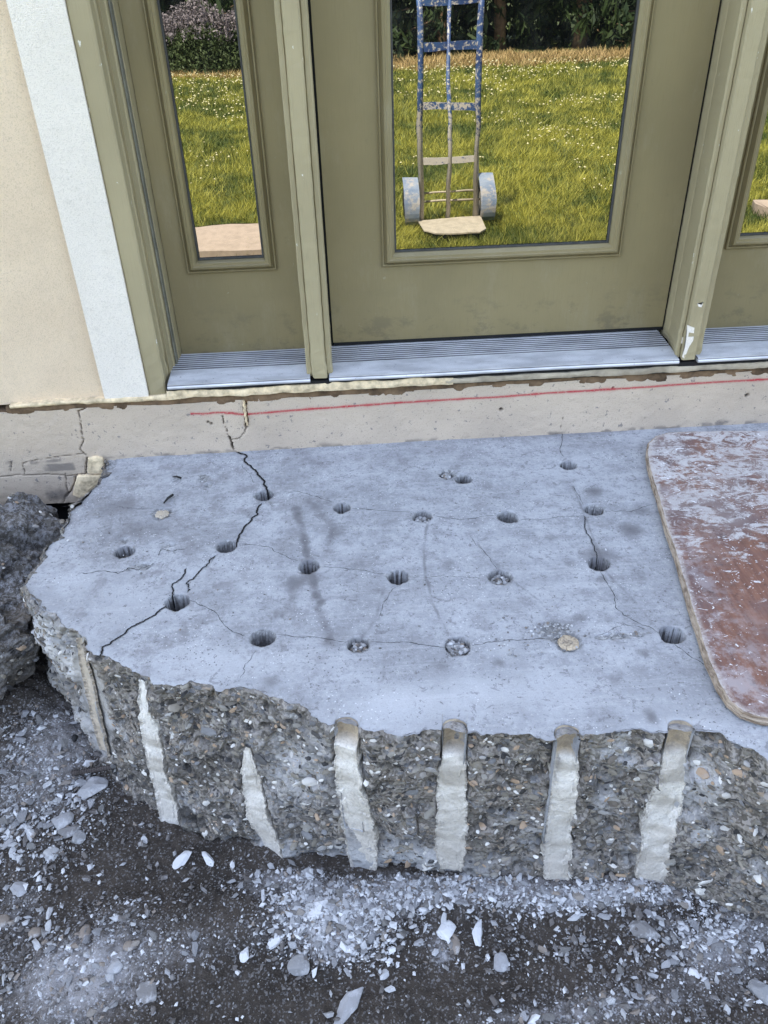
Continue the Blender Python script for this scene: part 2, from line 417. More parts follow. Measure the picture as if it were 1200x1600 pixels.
M_chip = m_stones('concrete_chips', [(.27, .27, .28), (.38, .385, .40), (.16, .155, .155), (.52, .525, .54), (.11, .10, .095), (.22, .22, .225), (.20, .17, .145), (.32, .32, .325)], .6, .9)

def m_chunk():
    g = G('loose_chunk'); r = g.rand(); n = g.noise(70, 5, .7)
    c = g.ramp(r, [(0, (.24, .24, .25)), (.3, (.36, .36, .375)), (.5, (.50, .505, .52)), (.65, (.17, .163, .155)), (.85, (.28, .25, .22))], 'CONSTANT')
    c = g.mix(g.math('MULTIPLY', g.step(n, .42, .7), .55), c, (.17, .17, .175))
    c = g.mix(g.math('MULTIPLY', g.step(g.noise(30, 4, .7), .52, .66), .35), c, (.5, .5, .52))
    return g.done(c, .9, g.bump(n, .7, .003), spec=.25)
M_chunk = m_chunk()

def m_grout():
    g = G('white_grout'); a = g.sep(g.attr()); x = g.xyz()
    n = g.noise(16, 5, .6); nf = g.noise(120, 4, .7)
    band = g.noise(26, 3, .5, g.map((.3, .3, 1)))
    c = g.mix(g.step(n, .3, .7), (.76, .73, .68), (.60, .56, .50))
    c = g.mix(g.math('MULTIPLY', g.step(band, .48, .66), .75), c, (.37, .335, .285))
    c = g.mix(g.math('MULTIPLY', g.step(band, .46, .32), .55), c, (.70, .69, .66))
    c = g.mix(g.math('MULTIPLY', g.step(nf, .56, .7), .4), c, (.33, .31, .29))
    ve = g.step(g.vor(38, 'DISTANCE_TO_EDGE', v=g.mix(.1, g.co(), g.noise(30, 3, col=True))), .035, .0)
    c = g.mix(g.math('MULTIPLY', ve, .35), c, (.32, .30, .27))
    c = g.mix(g.math('MULTIPLY', g.math('MULTIPLY', a[2], .8), g.step(g.noise(20, 5, .7), .25, .6)), c, (.43, .40, .365))
    c = g.mix(a[0], c, g.mix(g.step(g.noise(60, 5, .7), .4, .65), (.50, .41, .30), (.34, .285, .22)))
    c = g.mix(g.math('MULTIPLY', a[1], g.step(nf, .42, .6)), c, (.24, .22, .195))
    c = g.mix(g.math('MULTIPLY', g.step(g.noise(260, 4, .8), .52, .66), .4), c, (.30, .28, .25))
    return g.done(c, .9, g.bump(g.math('ADD', g.math('ADD', nf, n), g.noise(55, 6, .8)), .8, .004), spec=.15)
M_grout = m_grout()

def m_dirt():
    g = G('dirt'); a = g.sep(g.attr()); n = g.noise(10, 6, .65); n2 = g.noise(60, 5, .75); n3 = g.noise(300, 4, .7)
    c = g.mix(g.step(n, .35, .7), (.060, .050, .042), (.032, .027, .023))
    c = g.mix(g.math('MULTIPLY', g.step(n3, .5, .72), .6), c, (.10, .088, .078))
    c = g.mix(g.math('MULTIPLY', g.step(n2, .6, .72), .5), c, (.16, .15, .145))
    du = g.math('MULTIPLY', a[0], g.step(g.math('ADD', g.math('MULTIPLY', n2, .75), g.math('ADD', g.math('MULTIPLY', n3, .25), g.math('MULTIPLY', a[0], .30))), .52, .80))
    c = g.mix(g.math('MULTIPLY', du, .85), c, (.31, .30, .305))
    c = g.mix(g.math('MULTIPLY', a[2], g.step(n2, .35, .6)), c, (.52, .525, .55))
    cell = g.step(g.sep(g.vor(330, out=1))[0], .82, .9)
    c = g.mix(g.math('MULTIPLY', cell, g.math('ADD', .22, g.math('MULTIPLY', a[0], .6))), c, (.38, .38, .40))
    h = g.math('ADD', g.math('MULTIPLY', n2, 1.), g.math('MULTIPLY', n3, .6))
    return g.done(c, .95, g.bump(h, 1., .005), spec=.15)
M_dirt = m_dirt()

def m_rock():
    g = G('dark_broken_rock'); a = g.sep(g.attr()); n = g.noise(18, 6, .7); nf = g.noise(160, 4, .75)
    v = g.sep(g.vor(110, out=1))
    c = g.mix(g.step(n, .35, .7), (.10, .09, .08), (.06, .052, .045))
    c = g.mix(g.math('MULTIPLY', g.step(v[0], .6, .8), .5), c, (.21, .20, .185))
    c = g.mix(g.math('MULTIPLY', g.step(nf, .52, .7), .5), c, (.055, .052, .05))
    c = g.mix(g.math('MULTIPLY', a[0], g.step(g.noise(75, 6, .8), .46, .60)), c, (.36, .36, .38))
    c = g.mix(g.math('MULTIPLY', a[1], g.step(g.noise(20, 4, .7), .4, .65)), c, (.33, .27, .2))
    return g.done(c, .9, g.bump(g.math('ADD', nf, g.noise(45, 5, .7)), 1., .006), spec=.25)
M_rock = m_rock()

def m_ply():
    g = G('red_plywood_face'); x = g.xyz()
    rot = (0, 0, math.radians(-12))
    wood = g.noise(22, 5, .6, g.map((5, .5, 1), rot)); n = g.noise(6, 5, .6); nf = g.noise(140, 5, .75)
    c = g.mix(g.step(wood, .3, .7), (.24, .125, .088), (.155, .083, .064))
    c = g.mix(g.step(n, .42, .62), c, (.155, .105, .10))
    c = g.mix(g.math('MULTIPLY', g.step(g.noise(16, 5, .7), .55, .7), .6), c, (.12, .075, .06))
    # whitening towards the far (wall) end, streaked along the board's grain
    far = g.step(x[1], -.25, .30)
    st = g.noise(13, 7, .72, g.map((1.2, 2.1, 1), (0, 0, math.radians(14))), dist=.9)
    wh = g.math('MULTIPLY', g.step(g.math('ADD', g.math('ADD', g.math('MULTIPLY', st, .8), g.math('MULTIPLY', nf, .2)), g.math('MULTIPLY', far, .13)), .565, .66), g.step(g.noise(60, 5, .8), .34, .52))
    c = g.mix(g.math('MULTIPLY', wh, .88), c, (.54, .525, .52))
    haze_ = g.step(g.math('ADD', g.noise(5, 6, .7), g.math('MULTIPLY', far, .15)), .5, .75)
    c = g.mix(g.math('MULTIPLY', haze_, .40), c, (.30, .265, .255))
    # thick white paint splashes
    sp = g.step(g.noise(24, 5, .55, g.map((1.4, 2.2, 1), (0, 0, .5), (2, 7, 0)), dist=1.6), .655, .675)
    c = g.mix(g.math('MULTIPLY', sp, .9), c, (.74, .74, .76))
    dr = g.step(g.vor(40, v=g.mix(.12, g.map((1.2, 2.4, 1), (0, 0, .3)), g.noise(40, 3, col=True))), .17, .12)
    dr = g.math('MULTIPLY', dr, g.step(g.noise(5, 2, v=g.map(loc=(1, 8, 2))), .47, .55))
    c = g.mix(dr, c, (.72, .71, .72))
    c = g.mix(g.math('MULTIPLY', g.step(g.noise(34, 6, .75, v=g.map(loc=(2, 3, 0))), .58, .66), .7), c, (.085, .055, .05))
    leftb = g.step(x[0], -.20, -.38); c = g.mix(g.math('MULTIPLY', g.math('MULTIPLY', leftb, g.step(g.noise(20, 6, .75), .42, .6)), .6), c, (.44, .41, .42))
    edge = g.sep(g.attr())[0]
    c = g.mix(g.math('MULTIPLY', edge, g.step(nf, .3, .6)), c, (.46, .42, .39))
    c = g.mix(g.math('MULTIPLY', g.step(nf, .6, .72), .5), c, (.12, .10, .095))
    h = g.math('ADD', g.math('MULTIPLY', wood, .6), g.math('ADD', g.math('MULTIPLY', sp, .5), g.math('MULTIPLY', nf, .3)))
    return g.done(c, .92, g.bump(h, .6, .002), spec=.1)
M_ply = m_ply()
def m_plyedge():
    g = G('plywood_edge'); x = g.xyz(); n = g.noise(70, 5, .7, g.map((.3, .3, 3)))
    c = g.mix(g.step(n, .4, .65), (.40, .33, .26), (.15, .11, .08))
    return g.done(c, .9, g.bump(n, .8, .002), spec=.2)
M_plyedge = m_plyedge()

def m_leaf(name, a, b, tr=.2, rough=.6):
    g = G(name); r = g.sep(g.attr())
    c = g.mix(r[0], a, b); g.p.inputs['Transmission Weight'].default_value = 0
    t = g.n('ShaderNodeBsdfTranslucent'); g.put(t.inputs[0], c); mx = g.n('ShaderNodeMixShader'); mx.inputs[0].default_value = tr
    g.t.links.new(g.p.outputs[0], mx.inputs[1]); g.t.links.new(t.outputs[0], mx.inputs[2]); g.t.links.new(mx.outputs[0], g.o.inputs[0])
    return g.done(c, rough, spec=.3)
M_grass = m_leaf('lawn_grass', (.05, .078, .012), (.46, .43, .085), .3)
M_straw = m_leaf('straw_grass', (.30, .20, .08), (.52, .38, .18), .2)
M_leaf = m_leaf('evergreen_leaves', (.014, .028, .010), (.05, .075, .02), .15)
M_laven = m_leaf('purple_flower_spikes', (.13, .11, .12), (.32, .27, .29), .2)
M_sage = m_leaf('grey_green_leaves', (.04, .06, .02), (.10, .13, .05), .2)
M_lawnbase = m_simple('lawn_soil', (.10, .12, .03), .95, var=.4, sc=4)
M_land = m_simple('far_ground', (.07, .085, .03), .95, var=.3, sc=.3)
M_clover = m_simple('clover_white', (.60, .54, .34), .9, var=.1)
M_bark = m_simple('bark', (.16, .10, .06), .95, var=.45, sc=12, bump=.8, bd=.01)
M_blue = None
def m_blue():
    g = G('chipped_blue_paint'); n = g.noise(38, 5, .75); z = g.xyz()[2]
    low = g.step(z, .95, .25)
    c = g.mix(g.step(g.noise(7, 3), .3, .7), (.022, .05, .16), (.05, .11, .26))
    c = g.mix(g.step(g.math('ADD', n, g.math('MULTIPLY', low, .22)), .53, .60), c, (.52, .48, .44))
    c = g.mix(g.math('MULTIPLY', g.step(g.noise(60, 4, .7), .62, .7), .8), c, (.13, .08, .06))
    return g.done(c, .5, g.bump(n, .3, .001), spec=.5)
M_blue = m_blue()
def m_fender():
    g = G('scuffed_fender_paint'); n = g.noise(16, 5, .75); c = g.mix(g.step(g.noise(9, 3), .3, .7), (.14, .19, .29), (.24, .28, .36)); c = g.mix(g.step(n, .46, .6), c, (.36, .34, .34))
    return g.done(c, .6, spec=.4)
M_fender = m_fender()
M_plate = m_simple('dusty_toe_plate', (.40, .345, .27), .8, var=.15, sc=18)
M_rubber = m_simple('black_rubber', (.02, .02, .021), .75, var=.3)
M_roof = m_simple('roof_shingle', (.09, .085, .08), .9, var=.3, sc=20)
M_sunslab = m_simple('pale_paving', (.40, .315, .255), .9, var=.12, sc=20)

# ================================================================== GROUND
land = build('ground', [(-400, -400, -.74), (400, -400, -.74), (400, 400, -.74), (-400, 400, -.74)], [(0, 1, 2, 3)], M_land); tag(land, kind='structure')

def blob(X, Y, u, v, ru, rv, z=-.65):
    c = Pz(u, v, z); e = abs(Pz(u + ru, v, z)[0] - c[0]); f = abs(Pz(u, v + rv, z)[1] - c[1])
    return np.exp(-(((X - c[0]) / e) ** 2 + ((Y - c[1]) / f) ** 2))
DUST = [(520, 1440, 90, 45, 1.1), (600, 1400, 130, 30, 1.0), (930, 1405, 150, 22, 1.1), (760, 1390, 120, 22, .8), (120, 1530, 110, 80, 1.15), (300, 1480, 90, 40, .4),
        (1120, 1480, 90, 50, .8), (1000, 1560, 200, 50, .45), (60, 1250, 90, 90, .55), (120, 1180, 60, 60, .5), (440, 1375, 80, 25, .7), (200, 1420, 60, 25, .3),
        (530, 1475, 40, 25, .9), (690, 1480, 30, 30, .6), (1180, 1420, 60, 50, .6), (20, 1420, 50, 60, .5), (850, 1590, 150, 20, .5)]
def ground_height(X, Y):
    p = P3(X, Y)
    z = -.655 + .012 * fbm(p, 4, 3, 3) + .006 * fbm(p, 22, 4, 5)
    # bank of rubble rising to the left of the slab and along the wall
    b = sstep(-.35, -.95, X) * sstep(-1.15, -.65, Y); z = z + .20 * b
    z = z + .02 * np.exp(-((Y + 1.22) / .06) ** 2) * (X > -.5)
    return z
def make_ground():
    xs = np.concatenate([np.linspace(-9, -1.2, 40), np.arange(-1.19, 1.2, .0045), np.linspace(1.21, 9, 40)])
    ys = np.concatenate([np.linspace(-3.0, -1.72, 30), np.arange(-1.71, -.2, .0045), np.linspace(-.19, .3, 12)])
    X, Y = np.meshgrid(xs, ys); p = P3(X, Y)
    Z = ground_height(X, Y)
    fine = (np.abs(X) < 1.3) & (Y > -1.8)
    f1, f2, idv = worley(p, 55, 4, True); lump = np.maximum(0, .55 - f1) * (idv > .45)
    d = np.zeros(X.shape)
    for u, v, ru, rv, a in DUST: d += a * blob(X, Y, u, v, ru, rv)
    bank = sstep(-.35, -.95, X) * sstep(-1.15, -.65, Y)
    Z = Z + fine * (.009 * lump + .004 * fbm(p, 90, 3, 8) + .005 * np.clip(d, 0, 1)) 
    f1b, f2b, idb = worley(p, 17, 9, True)
    Z = Z + bank * (.03 * (idb - .3) * sstep(.02, .2, f2b - f1b))
    wh = np.zeros(X.shape)
    for u, v, ru, rv, a in [(520, 1440, 60, 34, 1.), (600, 1385, 60, 14, .9), (440, 1385, 40, 12, .8), (530, 1475, 40, 22, 1.), (920, 1402, 120, 14, 1.), (1110, 1440, 60, 24, .8), (1015, 1410, 60, 12, .6), (530, 1300, 10, 10, .0), (500, 1400, 45, 14, .6), (690, 1490, 22, 12, .7), (565, 1400, 25, 20, .6)]:
        wh += a * blob(X, Y, u, v, ru, rv)
    wh = wh * sstep(-.12, .25, fbm(p, 40, 5, 12))
    C = np.stack([np.clip(d, 0, 1.0), bank, np.clip(wh, 0, 1)], -1)
    g = build('dirt_ground', np.stack([X, Y, Z], -1), None, M_dirt, None, C, True, Q=grid_faces(len(ys), len(xs)))
    tag(g, kind='structure')
make_ground()

def make_lawn():
    xs = np.linspace(-14, 18, 90); ys = np.linspace(-24, -2.9, 90); X, Y = np.meshgrid(xs, ys)
    Z = -.655 + .025 * fbm(P3(X, Y), .8, 3, 2)
    b = build('lawn_ground', np.stack([X, Y, Z], -1), None, M_lawnbase, None, None, True, Q=grid_faces(90, 90)); tag(b, kind='structure')
    def blades(name, n, x0, x1, y0, y1, h0, h1, wd, mat, label, seed, pw=1.0, cat='grass', clump=0):
        r = np.random.default_rng(seed)
        y = y1 - (y1 - y0) * r.random(n) ** pw; spread = .35 + .65 * (np.abs(y) - 2) / 14
        cx = .6 + (x0 + (x1 - x0) * r.random(n) - .6) * np.clip(spread, .25, 1)
        x = cx
        p = P3(x, y); dn = fbm(p, 1.6, 3, 7); dn2 = fbm(p, 7, 3, 9)
        h = (h0 + (h1 - h0) * r.random(n)) * (1 + .5 * dn2); a = r.random(n) * 6.283
        sc = wd * (.5 + np.abs(y) / 8)
        dx, dy = np.cos(a) * sc, np.sin(a) * sc; le = r.normal(0, .55, (n, 2)) * h[:, None] + np.stack([dn2, dn], -1) * h[:, None] * .7
        z = -.66 + .025 * fbm(p, .8, 3, 2)
        V = np.stack([np.stack([x - dx, y - dy, z], -1), np.stack([x + dx, y + dy, z], -1), np.stack([x + le[:, 0], y + le[:, 1], z + h], -1)], 1)
        c = np.clip(.40 + .95 * dn + .8 * dn2 + r.normal(0, .26, n), 0, 1); C = np.repeat(c[:, None], 3, 1)[..., None]
        o = build(name, V, None, mat, None, C, False, T=np.arange(3 * n).reshape(-1, 3)); tag(o, label, cat, kind='stuff')
    blades('lawn_grass', 330000, -7, 12, -14.6, -3.02, .03, .08, .0038, M_grass, 'sunlit green lawn with white clover mirrored in the door glass', 3, 1.5)
    blades('dry_grass', 34000, -9, 13, -15.9, -13.7, .05, .13, .006, M_straw, 'band of dry straw coloured grass at the foot of the dark trees', 4)
    r = np.random.default_rng(5); n = 5200
    y = -3.4 - 10.6 * r.random(n) ** .8; x = .6 + (r.random(n) * 18 - 7.5) * np.clip(.35 + .65 * (np.abs(y) - 2) / 14, .25, 1)
    k = fbm(P3(x, y), .9, 3, 31) + .55 * (y + 9) / -6 > .05; x, y = x[k], y[k]; n = len(x)
    s = (.0055 + .0055 * r.random(n)) * (.7 + np.abs(y) / 14); z = -.655 + .06 + .03 * r.random(n)
    O = np.array([(1, 0, 0), (0, 1, 0), (-1, 0, 0), (0, -1, 0), (0, 0, .8), (0, 0, -.6)])
    V = np.stack([x, y, z], -1)[:, None] + O[None] * s[:, None, None]
    Fo = np.array([(0, 1, 4), (1, 2, 4), (2, 3, 4), (3, 0, 4), (1, 0, 5), (2, 1, 5), (3, 2, 5), (0, 3, 5)])
    T = (Fo[None] + (np.arange(n) * 6)[:, None, None]).reshape(-1, 3)
    tag(build('clover_flowers', V, None, M_clover, T=T, smooth=False), 'cream white clover heads scattered over the sunlit lawn', 'flowers', kind='stuff')
make_lawn()

# pale paving pieces lying at the lawn edge (seen mirrored)
def paving(name, x0, x1, y0, y1, label):
    mb = MB(); r = random.Random(int(x0 * 100)); n = 26; pr = []
    for i in range(n):
        t = i / n; 
        if t < .25: p = (x0 + (x1 - x0) * t * 4, y0)
        elif t < .5: p = (x1, y0 + (y1 - y0) * (t - .25) * 4)
        elif t < .75: p = (x1 - (x1 - x0) * (t - .5) * 4, y1)
        else: p = (x0, y1 - (y1 - y0) * (t - .75) * 4)
        pr.append((p[0] + r.uniform(-.02, .02), p[1] + r.uniform(-.02, .02)))
    mb.prism(pr, -.70, -.575); o = mb.out(name, M_sunslab, origin=((x0 + x1) / 2, (y0 + y1) / 2, -.65)); tag(o, label, 'paving slab', 'pale paving slabs at the lawn edge')
paving('paving_slab', -1.5, -.25, -3.6, -3.0, 'pale pink paving slab mirrored at the bottom of the left sidelight glass')
paving('paving_slab', 2.95, 3.9, -3.65, -3.15, 'pale pink paving slab mirrored at the right edge in the right sidelight')

# ================================================================== TREES behind the lawn
def leafcloud(pts, nrm_sz, r, col=None, droop=.0):
    n = len(pts); a = r.normal(0, 1, (n, 3)); a /= np.linalg.norm(a, axis=1)[:, None]; b = np.cross(a, r.normal(0, 1, (n, 3))); b /= np.linalg.norm(b, axis=1)[:, None]
    s = nrm_sz * (.5 + r.random(n))[:, None]; a[:, 2] -= droop
    V = np.stack([pts - a * s, pts + b * s * .45, pts + a * s, pts - b * s * .45], 1)
    return V.reshape(-1, 3), np.arange(4 * n).reshape(-1, 4)
def make_tree_mesh(seed, H, W, n):
    r = np.random.default_rng(seed); T = MB()
    T.tube([(0, 0, -.1), (.05, 0, .5), (0, .05, H * .4), (0, 0, H * .9)], [.16, .13, .09, .02], 8)
    P = []
    for k in range(90):
        z = H * (.04 + .94 * r.random() ** .8); L = W * (1 - z / H) ** .7 * (.6 + .5 * r.random()) + .15; a = r.random() * 6.28
        end = np.array([math.cos(a) * L, math.sin(a) * L, z - .25 * L])
        if k < 40: T.tube([(0, 0, z), tuple(end * [.5, .5, 1] + [0, 0, .06]), tuple(end)], [.025, .015, .006], 5)
        m_ = n // 90; t = r.random(m_) ** .6
        base = np.array([0, 0, z]) + (end - np.array([0, 0, z])) * t[:, None]
        P.append(base + r.normal(0, 1, (m_, 3)) * (.10 + .10 * t[:, None]) * [1, 1, .8])
    P = np.concatenate(P); P[:, 2] = np.maximum(P[:, 2], .03)
    V, Q = leafcloud(P, .085, r, droop=.8)
    c = np.clip(.35 + .4 * fbm(P, 1.6, 3, seed) + r.normal(0, .25, len(P)), 0, 1); C = np.repeat(c, 4)[:, None]
    crown = mesh_np('crown', V, Q, None, C, False); crown.materials.append(M_leaf)
    b = build('trunk', T.v, T.f, M_bark, None, smooth=True); trunk = b.data; bpy.data.objects.remove(b)
    return crown, trunk
tm = [make_tree_mesh(s, H, W, 9000) for s, H, W in ((1, 6.5, 1.6), (2, 7.5, 1.9), (3, 5.6, 1.5))]
ORD = ['first', 'second', 'third', 'fourth', 'fifth', 'sixth', 'seventh', 'eighth', 'ninth', 'tenth', 'eleventh', 'twelfth', 'thirteenth']
for i in range(13):
    x = -7.5 + i * 1.62 + rnd.uniform(-.3, .3); y = -16.3 + rnd.uniform(-.7, .4) - (1.0 if i % 3 == 1 else 0)
    cm, tk = tm[i % 3]
    e = empty('evergreen_tree', (x, y, -.66), 'dark evergreen mirrored behind the lawn, %s tree from the left in the row' % ORD[i], 'tree', 'evergreen trees behind the lawn')
    e.rotation_euler.z = rnd.uniform(0, 6.28)
    link('crown', cm, None, e); link('trunk', tk, None, e)
# back row of darkness: far hedge mass
def hedge():
    r = np.random.default_rng(8); n = 42000
    P = np.stack([r.uniform(-16, 20, n), r.uniform(-20.5, -18.6, n), -.66 + 5.0 * r.random(n) ** .9], -1)
    V, Q = leafcloud(P, .16, r); C = np.repeat(np.clip(.25 + r.normal(0, .2, n), 0, 1), 4)[:, None]
    tag(build('far_hedge', V, None, M_leaf, None, C, False, Q=Q), 'solid dark hedge mass closing off the garden behind the trees', 'hedge', kind='stuff')
hedge()
def shrub(x, y, s, label, seed):
    e = empty('flowering_shrub', (x, y, -.66), label, 'shrub', 'purple flowering shrubs at the lawn edge'); r = np.random.default_rng(seed)
    n = 5000; d = r.normal(0, 1, (n, 3)); d /= np.linalg.norm(d, axis=1)[:, None]; d[:, 2] = np.abs(d[:, 2])
    P = d * (r.random(n) ** .35)[:, None] * [s, s * .8, s * .95] * (1 + .25 * fbm(d, 3, 3, seed))[:, None] + [x, y, -.66]
    V, Q = leafcloud(P, .035, r); build('foliage', V, None, M_sage, e, np.repeat(np.clip(.4 + r.normal(0, .3, n), 0, 1), 4)[:, None], False, Q=Q)
    n = 2200; k = r.random(n); d = r.normal(0, 1, (n, 3)); d[:, 2] = np.abs(d[:, 2]) + .5; d /= np.linalg.norm(d, axis=1)[:, None]
    d = d[d[:, 2] > .62]; d = d[np.arange(220) % len(d)]
    B = np.repeat(d[:220] * [s, s * .8, s] * .96, 10, 0) + np.array([0, 0, 1.]) * np.tile(np.arange(10) * .035, 220)[:, None] + r.normal(0, .012, (2200, 3)) + [x, y, -.66]
    V, Q = leafcloud(B, .028, r); build('flower_spikes', V, None, M_laven, e, np.repeat(np.clip(.5 + r.normal(0, .3, n), 0, 1), 4)[:, None], False, Q=Q)
shrub(-3.3, -15.1, .75, 'purple flowering shrub at the lawn edge, leftmost in the left sidelight glass', 21)
shrub(-2.35, -14.9, .85, 'purple flowering shrub at the lawn edge, middle of the left sidelight glass', 22)
shrub(-1.45, -15.2, .72, 'purple flowering shrub at the lawn edge, rightmost in the left sidelight glass', 23)

# ================================================================== HOUSE
house = empty('house', (0, 0, -.66), 'tan stucco house wall with olive green glazed entry door and two sidelights', 'house')
YW = -.140
def slab_part(name, boxes, mat, parent=house):
    mb = MB()
    for b in boxes: mb.box(*b)
    return mb.out(name, mat, parent)
def wallsheet(name, x0, x1, z0, z1, y, mat, d=.2, step=.02, amp=.0015, zb=None):
    xs = np.arange(x0, x1 + step * .5, step); zs_ = np.linspace(z0, z1, max(2, int((z1 - z0) / step)))
    X, Z = np.meshgrid(xs, zs_); X[:, -1] = x1
    Yv = y - amp * fbm(np.stack([X, X * 0, Z], -1), 3, 3, 5)
    if zb is not None: Z[0] = zb(X[0])
    V = np.stack([X, Yv, Z], -1).reshape(-1, 3).tolist(); ny, nx = X.shape; Fq = grid_faces(ny, nx).tolist()
    b = len(V); idx = lambda j, i: j * nx + i
    ring = [idx(0, i) for i in range(nx)] + [idx(j, nx - 1) for j in range(1, ny)] + [idx(ny - 1, i) for i in range(nx - 2, -1, -1)] + [idx(j, 0) for j in range(ny - 2, 0, -1)]
    for k in ring: v = V[k]; V.append([v[0], y + d, v[2]])
    for k in range(len(ring)):
        k2 = (k + 1) % len(ring); Fq.append([ring[k2], ring[k], b + k, b + k2])
    return build(name, V, Fq, mat, parent=house, smooth=False)
wl = wallsheet('stucco_wall', -1.6, -.592, -.052, 2.4, YW, M_stucco, step=.03, zb=lambda x: -.052 + .004 * np.sin(x * 31))
slab_part('stucco_wall', [(-6, -1.6, YW, .1, -.05, 3.9), (-1.6, -.592, YW, .1, 2.4, 3.9), (1.523, 7, YW, .1, -.05, 3.9), (-.592, 1.523, YW, .1, 2.26, 3.9)], M_stucco)
wallsheet('stucco_trim', -.592, -.480, -.046, 2.26, YW - .016, M_white, .15, .014, .0012)
wallsheet('stucco_trim', 1.411, 1.523, -.046, 2.26, YW - .016, M_white, .15, .03, .0012)
slab_part('stucco_trim', [(-.48, 1.411, YW - .016, .1, 2.145, 2.26)], M_white)
mb = MB(); v = [(-6, -.6, 3.9), (7, -.6, 3.9), (7, 4.2, 5.5), (-6, 4.2, 5.5), (7, 9, 3.9), (-6, 9, 3.9)]
v += [(p[0], p[1], p[2] + .12) for p in v]
build('roof', v, [(0, 1, 2, 3), (3, 2, 4, 5), (6, 9, 8, 7), (9, 11, 10, 8), (0, 6, 7, 1), (4, 10, 11, 5), (0, 3, 9, 6), (3, 5, 11, 9), (1, 7, 8, 2), (2, 8, 10, 4)], M_roof, house)
slab_part('side_wall', [(-6, -5.8, .1, 8.4, -.66, 3.9), (6.8, 7, .1, 8.4, -.66, 3.9), (-5.8, 6.8, 8.2, 8.4, -.66, 3.9)], M_stucco)

# ---- jambs, casings, mullions
def wobble(o, amp, seed, zlow=.12):
    me = o.data; n = len(me.vertices); co = np.empty(n * 3, np.float32); me.vertices.foreach_get('co', co); co = co.reshape(-1, 3)
    w_ = co + wloc(o); k = amp * (1 + 3 * sstep(zlow, -.03, w_[:, 2]))
    co[:, 0] += k * vnoise(w_, 60, seed); co[:, 1] += k * vnoise(w_, 60, seed + 5); me.vertices.foreach_set('co', co.ravel()); me.update()
def profpart(name, prof, z0, z1, mat, parent=house, n=90, amp=.0006, seed=1):
    mb = MB(); mb.prism(prof, z0, z1, n); o = mb.out(name, mat, parent, smooth=False); wobble(o, amp, seed); return o
yj = YW - .008
def mir(prof, c): return [(2 * c - x, y) for x, y in prof][::-1]
cas = [(-.480, .06), (-.480, yj), (-.4765, yj - .003), (-.437, yj - .003), (-.433, yj), (-.4325, -.115), (-.430, -.112), (-.430, .06)]
profpart('casing', cas, -.044, 2.1, M_worn_lit, seed=2)
profpart('jamb', [(-.430, .06), (-.430, -.108), (-.424, -.110), (-.4225, -.072), (-.419, -.070), (-.418, -.062), (-.4185, -.035), (-.4125, -.033), (-.4105, -.004), (-.409, .06)], -.02, 2.1, M_worn_lit, seed=3)
profpart('weatherstrip', [(-.4165, -.060), (-.4135, -.057), (-.4135, -.038), (-.4165, -.036)], -.004, 2.09, M_reveal, n=8, amp=0)
CX = .457
profpart('casing', mir([(x - .016, y) for x, y in cas], CX), -.044, 2.1, M_worn_lit, seed=4)
slab_part('casing', [(-.48, 1.411, yj, .06, 2.1, 2.145)], M_worn_lit)
profpart('jamb', mir([(-.446, .06), (-.446, -.108), (-.437, -.110), (-.435, -.05), (-.428, -.048), (-.425, .06)], CX), -.02, 2.1, M_worn_lit, seed=5)
def mull(x0, x1, seed, c0, c1, xb0, xb1):
    yf = -.170; yb = -.146
    pr = [(xb0, .05), (xb0, -.028), (xb0 + .001, -.032), (x0, yb), (x0 + .003, yb - .005), (c0 - .003, yb - .006), (c0, yb - .003), (c0, yf + .004), (c0 + .003, yf), (c1 - .003, yf), (c1, yf + .004), (c1, yb - .003),
          (c1 + .003, yb - .006), (x1 - .003, yb - .005), (x1, yb), (xb1 - .001, -.032), (xb1, -.028), (xb1, .05)]
    return profpart('mullion', pr, -.014, 2.1, M_worn_lit, n=160, amp=.0007, seed=seed)
mull(-.069, -.003, 7, -.054, -.018, -.072, -.004)
mull(.896, .966, 8, .9085, .9435, .9185, .985)
def paint_chips():
    for yf, polys in ((-.1702, [[(1074, 508), (1085, 512), (1083, 532), (1077, 541), (1069, 560), (1066, 558), (1071, 536)], [(1090, 474), (1096, 476), (1099, 472), (1096, 480), (1091, 479)]]), (-.1520, [[(1066, 528), (1070, 525), (1068, 536), (1064, 537)]])):
        for pg in polys:
            pts = jitter_line([Py(u, v, yf)[[0, 2]] for u, v in pg + [pg[0]]], .0006, 2, 3)[:-1]; n = len(pts)
            V = [(a, yf + .003, b) for a, b in pts] + [(a, yf - .0006, b) for a, b in pts]
            build('bare_paint_chip', V, [(i, (i + 1) % n, n + (i + 1) % n, n + i) for i in range(n)] + [tuple(n + i for i in range(n))], M_white, house, smooth=False)
paint_chips()
slab_part('head_jamb', [(-.43, 1.344, -.108, .06, 2.06, 2.1)], M_worn_lit)

